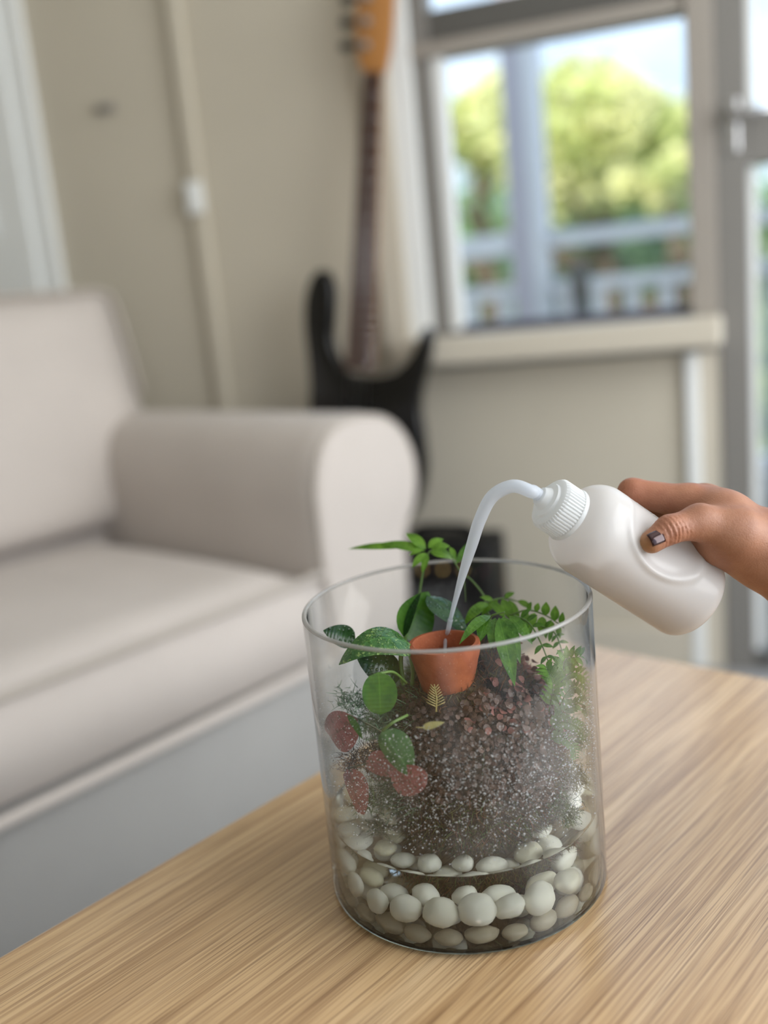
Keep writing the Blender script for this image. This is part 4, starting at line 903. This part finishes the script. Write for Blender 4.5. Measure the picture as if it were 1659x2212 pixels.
for k in range(13):          # added row imitating the pebbles' reflection in the glass base
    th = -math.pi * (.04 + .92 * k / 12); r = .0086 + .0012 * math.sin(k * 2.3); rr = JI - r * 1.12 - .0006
    put(JC + V3(rr * math.cos(th), rr * math.sin(th), BF + r * .60), r * 1.1, 'added dim pebble imitating a reflection in the jar base, %s' % ORD[12 - k], PG + ', added reflected layer', (0, 0, th + 1.57), 9 + (k * 4) % 9, (1.05, .9, .92))
rs = np.random.RandomState(21)
n = 0; tries = 0; HEAP = []
while n < 95 and tries < 14000:
    tries += 1
    r = rs.uniform(.0088, .0125); fr_ = tries < 1500; th = rs.uniform(-math.pi * .92, -math.pi * .08) if fr_ else rs.uniform(-.28, math.pi + .28); rad = rs.uniform(.052, JI - r - (.014 if fr_ else .0012)); c = JC + V3(rad * math.cos(th), rad * math.sin(th), 0)
    z = FLOOR + r * .74
    for (q, qr) in placed:
        h = np.hypot(c[0] - q[0], c[1] - q[1]); R2 = (r + qr) * .88
        if h < R2: z = max(z, q[2] + math.sqrt(R2 * R2 - h * h) * .88)
    c[2] = z
    if fr_ and z > TZ + .027: continue
    if z > TZ + .062 - .016 * max(0, -math.sin(th)): continue
    e_ = (c - BC) / V3(1, 1, 1.0); hb_ = max(np.hypot(e_[0], e_[1]) + .2 * BR * min(1, -e_[2] / BR * 1.05) if e_[2] < 0 else 0, np.linalg.norm(e_))
    if hb_ < BR + r * (.2 if fr_ else .55): continue
    HEAP.append((c, r, th)); placed.append((c, r)); n += 1
HEAP.sort(key=lambda q: pr(q[0])[0]); ZN = {}
for k, (c, r, th) in enumerate(HEAP):
    zone = 'behind the moss ball' if math.sin(th) > .45 else 'between the front row and the moss ball' if math.sin(th) < -.3 else ('left of the moss ball' if math.cos(th) < 0 else 'right of the moss ball')
    top = c[2] > TZ + .040
    if top:
        q = ZN.get(zone, 0); ZN[zone] = q + 1
        lab = 'white pebble on top of the heap %s, %s' % (zone, ORD[min(q, 23)])
    elif zone.startswith('between'): q = ZN.get(zone, 0); ZN[zone] = q + 1; lab = 'white pebble lying %s, %s' % (zone, ORD[min(q, 23)])
    else: lab = 'white pebble low down under the heap %s' % zone
    put(c, r, lab, PG + (', top of the heap ' if top else ', low in the heap ') + zone, tuple(rs.uniform(-.5, .5, 2)) + (rs.uniform(0, 6.3),), rs.randint(9))

# ------------------------------------------------------------------ squeeze bottle
QA = at(1256, 1131, .654); QB = at(1486, 1284, .688); qz = unit(QA - QB); qx = unit(np.cross(qz, CAMP - QA)); qy = np.cross(qz, qx)   # qy faces the camera
QO = QB - qz * .0065; QL = np.linalg.norm(QA - QB) + .016; QR = .0322
if qy @ (CAMP - QA) < 0: qy = -qy; qx = -qx
def qf(x, y, z): return QO + qx * x + qy * y + qz * z
TH_C = at(1452, 1162, .644)                                     # where the thumb presses
def bottle_prof():
    P = [(0.0001, .0015), (.018, .0012), (.0225, .0)]
    for a in np.linspace(-90, 0, 7)[1:]: P.append((QR - .0095 + .0095 * math.cos(math.radians(a)), .0095 + .0095 * math.sin(math.radians(a))))
    for t in np.linspace(0, 1, 44)[1:]: P.append((QR, .0095 + (QL - .0095 - .019) * t))
    for a in np.linspace(0, 84, 9)[1:]: P.append((QR - .0165 + .0165 * math.cos(math.radians(a)), QL - .019 + .019 * math.sin(math.radians(a))))
    P += [(.0150, QL + .0008), (.0146, QL + .003)]
    return P
bottle = thing('squeeze_bottle', QO, 'milky white plastic squeeze bottle with ribbed cap held tilted over the jar', 'bottle')
def dent_rho(rel):
    return np.sqrt((rel @ qz / .033) ** 2 + (rel @ qx / .0245) ** 2)
def dent(p):
    rel = p - TH_C; q = float(dent_rho(rel)) if rel @ qy > -.045 and (p - QO) @ qy > 0 else 9.0
    return qy * (-.0098 * math.exp(-(q * 1.2) ** 2) + .0023 * math.exp(-((q - 1.0) / .10) ** 2))
b = MB(); b.lathe(bottle_prof(), QO, 160, axis=(qx, qy, qz)); vv = np.concatenate(b.v); b.v = [np.array([p + dent(p) for p in vv])]; bo = b.build('body', M['bottle'], bottle)
# the water in it, level in the tilted bottle
lev = at(1300, 1186, .655)[2]; Vv = []; Ff = []; nn_, mm_ = 40, 18; LR = QR - .0016
for i in range(mm_ + 1):
    z = .003 + (QL - .008) * i / mm_; rr = LR * min(1, (1 - max(0, (.010 - z) / .010) ** 2) ** .5 * .98 + .02) * (1 if z < QL - .019 else max(.05, math.sqrt(max(0, 1 - ((z - QL + .019) / .0195) ** 2))) * .55 + .45)
    for j in range(nn_):
        a = 2 * math.pi * j / nn_; p = qf(rr * math.cos(a), rr * math.sin(a), z); p = p + dent(p) * .97
        if p[2] > lev:
            axp = qf(0, 0, z); t = (lev - axp[2]) / (p[2] - axp[2]) if abs(p[2] - axp[2]) > 1e-6 else 0; p = axp + (p - axp) * max(0.0, min(1, t)) if axp[2] < lev else axp + V3(0, 0, 0) + (qf(rr * math.cos(-a), 0, z) - axp) * 0
            p[2] = min(p[2], lev)
        Vv.append(p)
Ff = [(i * nn_ + j, i * nn_ + (j + 1) % nn_, (i + 1) * nn_ + (j + 1) % nn_, (i + 1) * nn_ + j) for i in range(mm_) for j in range(nn_)] + [tuple(range(nn_ - 1, -1, -1)), tuple(mm_ * nn_ + j for j in range(nn_))]
b = MB(); b.add(Vv, Ff); b.build('liquid', M['liquid'], bottle)
# cap with ribs
CB = QO + qz * (QL + .001); V = []; F = []; nrb = 144
prof = [(.0186, .0), (.0190, .0012), (.0186, .0030), (.0176, .0034), (.0176, .0162), (.0168, .0182), (.0150, .0192), (.0128, .0196), (.0122, .0214), (.0085, .0222), (.0076, .0240), (.0062, .0266), (.0050, .0272)]
for i, (r, h) in enumerate(prof):
    for j in range(nrb):
        a = 2 * math.pi * j / nrb; rib = .0007 * (1 if j % 3 else -.6) if 3 <= i <= 4 else 0
        V.append(CB + (r + rib) * (qx * math.cos(a) + qy * math.sin(a)) + h * qz)
F = [(i * nrb + j, i * nrb + (j + 1) % nrb, (i + 1) * nrb + (j + 1) % nrb, (i + 1) * nrb + j) for i in range(len(prof) - 1) for j in range(nrb)] + [tuple((len(prof) - 1) * nrb + j for j in range(nrb)), tuple(range(nrb - 1, -1, -1))]
b = MB(); b.add(V, F); b.build('cap', M['cap'], bottle, auto=0.6)
cap_top = CB + qz * .0262; cpx = pr(cap_top)
NP = [cap_top - qz * .002, cap_top + qz * .006, at(1148, 1062, .632), at(1108, 1050, .634), at(1064, 1072, .641), at(1037, 1122, .650), at(1019, 1178, .660), at(1001, 1236, .670), at(985, 1292, .679), at(973, 1338, .686)]
NRd = [14, 14, 14, 14, 14, 13.5, 12.5, 9.5, 6, 4.4]
S = spline([np.append(p, r) for p, r in zip(NP, NRd)], 54)
b = MB(); b.tube([q[:3] for q in S], [q[3] * .00031 for q in S], 16); b.build('nozzle', M['nozzle'], bottle)
strm = MB(); SP = [at(973, 1338, .686), at(968, 1362, .688), at(962, 1384, .690), PC + V3(-.001, 0, -.0235)]
strm.tube(spline(SP, 16), list(np.linspace(.0019, .0011, 17)), 12); so = strm.build('water_stream', M['stream'], None, origin=SP[-1])
tag(so, 'thin clear stream of water falling from the bottle nozzle into the terracotta pot', 'water')

# ------------------------------------------------------------------ hand: one blended surface from a posed skeleton
def surface_nets(f, org, h):
    s = f < 0; nx, ny, nz = f.shape; cs = np.zeros((nx - 1, ny - 1, nz - 1), int); corners = {}
    for dx in (0, 1):
        for dy in (0, 1):
            for dz in (0, 1):
                corners[dx, dy, dz] = f[dx:nx - 1 + dx, dy:ny - 1 + dy, dz:nz - 1 + dz]; cs += corners[dx, dy, dz] < 0
    act = (cs > 0) & (cs < 8); ids = -np.ones(act.shape, int); I = np.argwhere(act); ids[act] = np.arange(len(I))
    acc = np.zeros((len(I), 3)); cnt = np.zeros(len(I)); ks = list(corners)
    for a in ks:
        for ax in range(3):
            if a[ax]: continue
            c = list(a); c[ax] = 1; fa = corners[a][act]; fb = corners[tuple(c)][act]; cr = (fa < 0) != (fb < 0)
            t = np.where(cr, fa / np.where(fa == fb, 1, fa - fb), 0); p = np.array(a, float)[None].repeat(len(I), 0); p[:, ax] += t
            acc += p * cr[:, None]; cnt += cr
    V = (I + acc / cnt[:, None]) * h + org; F = []
    for ax in range(3):
        sl0 = [slice(None)] * 3; sl1 = [slice(None)] * 3; sl0[ax] = slice(0, -1); sl1[ax] = slice(1, None)
        a, b_ = s[tuple(sl0)], s[tuple(sl1)]; E = np.argwhere(a != b_); u, v = [(1, 2), (2, 0), (0, 1)][ax]
        E = E[(E[:, u] > 0) & (E[:, v] > 0) & (E[:, u] < f.shape[u] - 1) & (E[:, v] < f.shape[v] - 1)]
        du = np.zeros(3, int); dv = np.zeros(3, int); du[u] = 1; dv[v] = 1
        q = np.stack([ids[tuple((E - du - dv).T)], ids[tuple((E - dv).T)], ids[tuple(E.T)], ids[tuple((E - du).T)]], 1)
        neg = a[tuple(E.T)]; q[~neg] = q[~neg][:, ::-1]; F.append(q)
    return V, np.concatenate(F)
HJ = dict(fore=at(1840, 1330, .664) + V3(.19, -.05, -.03), fore2=at(1840, 1330, .664), wr=at(1655, 1188, .668), wr2=at(1668, 1180, .690), palm=at(1560, 1130, .672), heel=at(1556, 1172, .664),
          t0=at(1590, 1152, .652), t1=at(1512, 1128, .648), t2=at(1446, 1144, .640), t3=at(1408, 1170, .636),
          i1=at(1492, 1086, .682), i2=at(1366, 1064, .690), i3=at(1352, 1112, .722), i4=at(1380, 1160, .724),
          m1=at(1520, 1090, .696), m2=at(1424, 1082, .716), m3=at(1410, 1150, .732), m4=at(1436, 1200, .726),
          r1=at(1548, 1096, .706), r2=at(1478, 1124, .728), r3=at(1462, 1190, .738), r4=at(1488, 1236, .730),
          l1=at(1574, 1120, .708), l2=at(1520, 1170, .730), l3=at(1506, 1226, .738), l4=at(1524, 1262, .732))
CAPS = [('fore', 'fore2', .039, .031, .012), ('fore2', 'wr', .031, .0235, .012), ('fore2', 'wr2', .030, .0225, .012), ('wr', 'palm', .0245, .0205, .012), ('wr2', 'm1', .021, .0125, .012), ('wr', 'heel', .022, .0165, .010),
        ('wr', 't0', .021, .0165, .010), ('t0', 't1', .0165, .0115, .008), ('t1', 't2', .0112, .0090, .006), ('t2', 't3', .0092, .0078, .004),
        ('palm', 'i1', .0190, .0125, .010), ('palm', 'm1', .018, .0125, .010), ('palm', 'r1', .018, .012, .010), ('palm', 'l1', .017, .0115, .010),
        ('i1', 'i2', .0118, .0098, .007), ('i2', 'i3', .0096, .0082, .004), ('i3', 'i4', .0080, .0066, .004),
        ('m1', 'm2', .0118, .0098, .006), ('m2', 'm3', .0094, .0082, .004), ('m3', 'm4', .0080, .0066, .004),
        ('r1', 'r2', .0112, .0092, .006), ('r2', 'r3', .0090, .0078, .004), ('r3', 'r4', .0076, .0062, .004),
        ('l1', 'l2', .0100, .0082, .006), ('l2', 'l3', .0080, .0068, .004), ('l3', 'l4', .0066, .0055, .004)]
lo = np.array([1e9] * 3); hi = -lo
for a, c, ra, rc, k in CAPS:
    for p, r in ((HJ[a], ra), (HJ[c], rc)): lo = np.minimum(lo, p - r - .006); hi = np.maximum(hi, p + r + .006)
hi[0] = min(hi[0], HJ['fore'][0] - .002)
HH = .00125; dims = np.ceil((hi - lo) / HH).astype(int) + 1
GX = np.stack(np.meshgrid(*[lo[k] + HH * np.arange(dims[k]) for k in range(3)], indexing='ij'), -1)
fld = np.full(dims, 1.0)
for a, c, ra, rc, k in CAPS:
    A, Bv = HJ[a], HJ[c]; ab = Bv - A; m0 = np.maximum(((np.minimum(A, Bv) - max(ra, rc) - .02 - lo) / HH).astype(int), 0); m1 = np.minimum(((np.maximum(A, Bv) + max(ra, rc) + .02 - lo) / HH).astype(int) + 2, dims)
    sl = tuple(slice(m0[q], m1[q]) for q in range(3)); P = GX[sl]; t = np.clip(((P - A) @ ab) / (ab @ ab), 0, 1)
    d = np.linalg.norm(P - A - t[..., None] * ab, axis=-1) - (ra + (rc - ra) * t); g = fld[sl]
    hq = np.clip(.5 + .5 * (g - d) / k, 0, 1); fld[sl] = np.where(g > .5, d, g * (1 - hq) + d * hq - k * hq * (1 - hq))
# keep the fingers outside the bottle
rel = GX - QO; zz = rel @ qz; xx = rel @ qx; yy = rel @ qy; dn = .0098 * np.exp(-(dent_rho(GX - TH_C) * 1.2) ** 2)
rad = np.hypot(xx, yy) + dn * (yy > 0); bs = np.maximum(rad - QR - .0004, np.maximum(-zz - .0004, zz - QL)); fld = np.maximum(fld, -bs)
# skin folds over the thumb joint, knuckle dimples
tj = HJ['t2']; tx = unit(HJ['t3'] - HJ['t1']); al = (GX - tj) @ tx; near = np.exp(-(np.linalg.norm(GX - tj - qy * .006, axis=-1) / .012) ** 2)
fld += near * .0011 * np.sin(al * 2 * math.pi / .0031)
fld[-1, :, :] = 1; fld[:, 0, :] = 1; fld[:, -1, :] = 1; fld[:, :, 0] = 1; fld[:, :, -1] = 1; fld[0] = 1
HV, HF = surface_nets(fld, lo, HH)
nbr = [[] for _ in range(0)]
for it in range(3):          # light smoothing
    acc = np.zeros_like(HV); cnt = np.zeros(len(HV))
    for q in range(4): np.add.at(acc, HF[:, q], HV[HF[:, (q + 1) % 4]]); np.add.at(cnt, HF[:, q], 1); np.add.at(acc, HF[:, q], HV[HF[:, (q + 3) % 4]]); np.add.at(cnt, HF[:, q], 1)
    HV = HV * .6 + acc / np.maximum(cnt, 1)[:, None] * .4
hc = np.ones((len(HV), 4)); dt = np.linalg.norm(HV - (HJ['t3'] + tx * .006 - qy * .0), axis=1); w = np.exp(-(dt / .0075) ** 2)[:, None]; hc[:, :3] = hc[:, :3] * (1 - w) + w * np.array([1.05, 1.16, .82])
for j_, rr_, tint in (('i2', .020, (1.03, .84, .80)), ('t2', .014, (1.03, .92, .90)), ('i1', .02, (1.02, .92, .9))):
    w = np.exp(-(np.linalg.norm(HV - HJ[j_], axis=1) / rr_) ** 2)[:, None]; hc[:, :3] *= 1 - w + w * np.array(tint)
person = thing('person', HJ['wr'], 'hand with a dark metallic thumb nail squeezing the milky bottle over the jar', 'person')
b = MB(); b.add(HV, [tuple(q) for q in HF]); b.build('hand_and_forearm', M['skin'], person, colors=hc)
# thumb nail: curved plate on the back of the thumb tip
nc = HJ['t3'] - tx * .0005; nn = unit(unit(CAMP - nc) - tx * (unit(CAMP - nc) @ tx) + _u * .15); ns = np.cross(nn, tx); V = []
for i in range(7):
    for j in range(9):
        u = (i / 6 - .5) * .0100; v = (j / 8 - .5) * .0094 * (1 - .12 * abs(i / 6 - .5)); ang = v / .0080
        V.append(nc + tx * (u + .0012) + ns * .0080 * math.sin(ang) + nn * (.0082 * math.cos(ang) + .0002 - .9 * max(0, u) ** 2 * 20))
F = [(i * 9 + j, i * 9 + j + 1, (i + 1) * 9 + j + 1, (i + 1) * 9 + j) for i in range(6) for j in range(8)]
b = MB(); b.add(V, F); no = b.build('thumb_nail', M['nail'], person); md = no.modifiers.new('thick', 'SOLIDIFY'); md.thickness = .0006; md.offset = 0
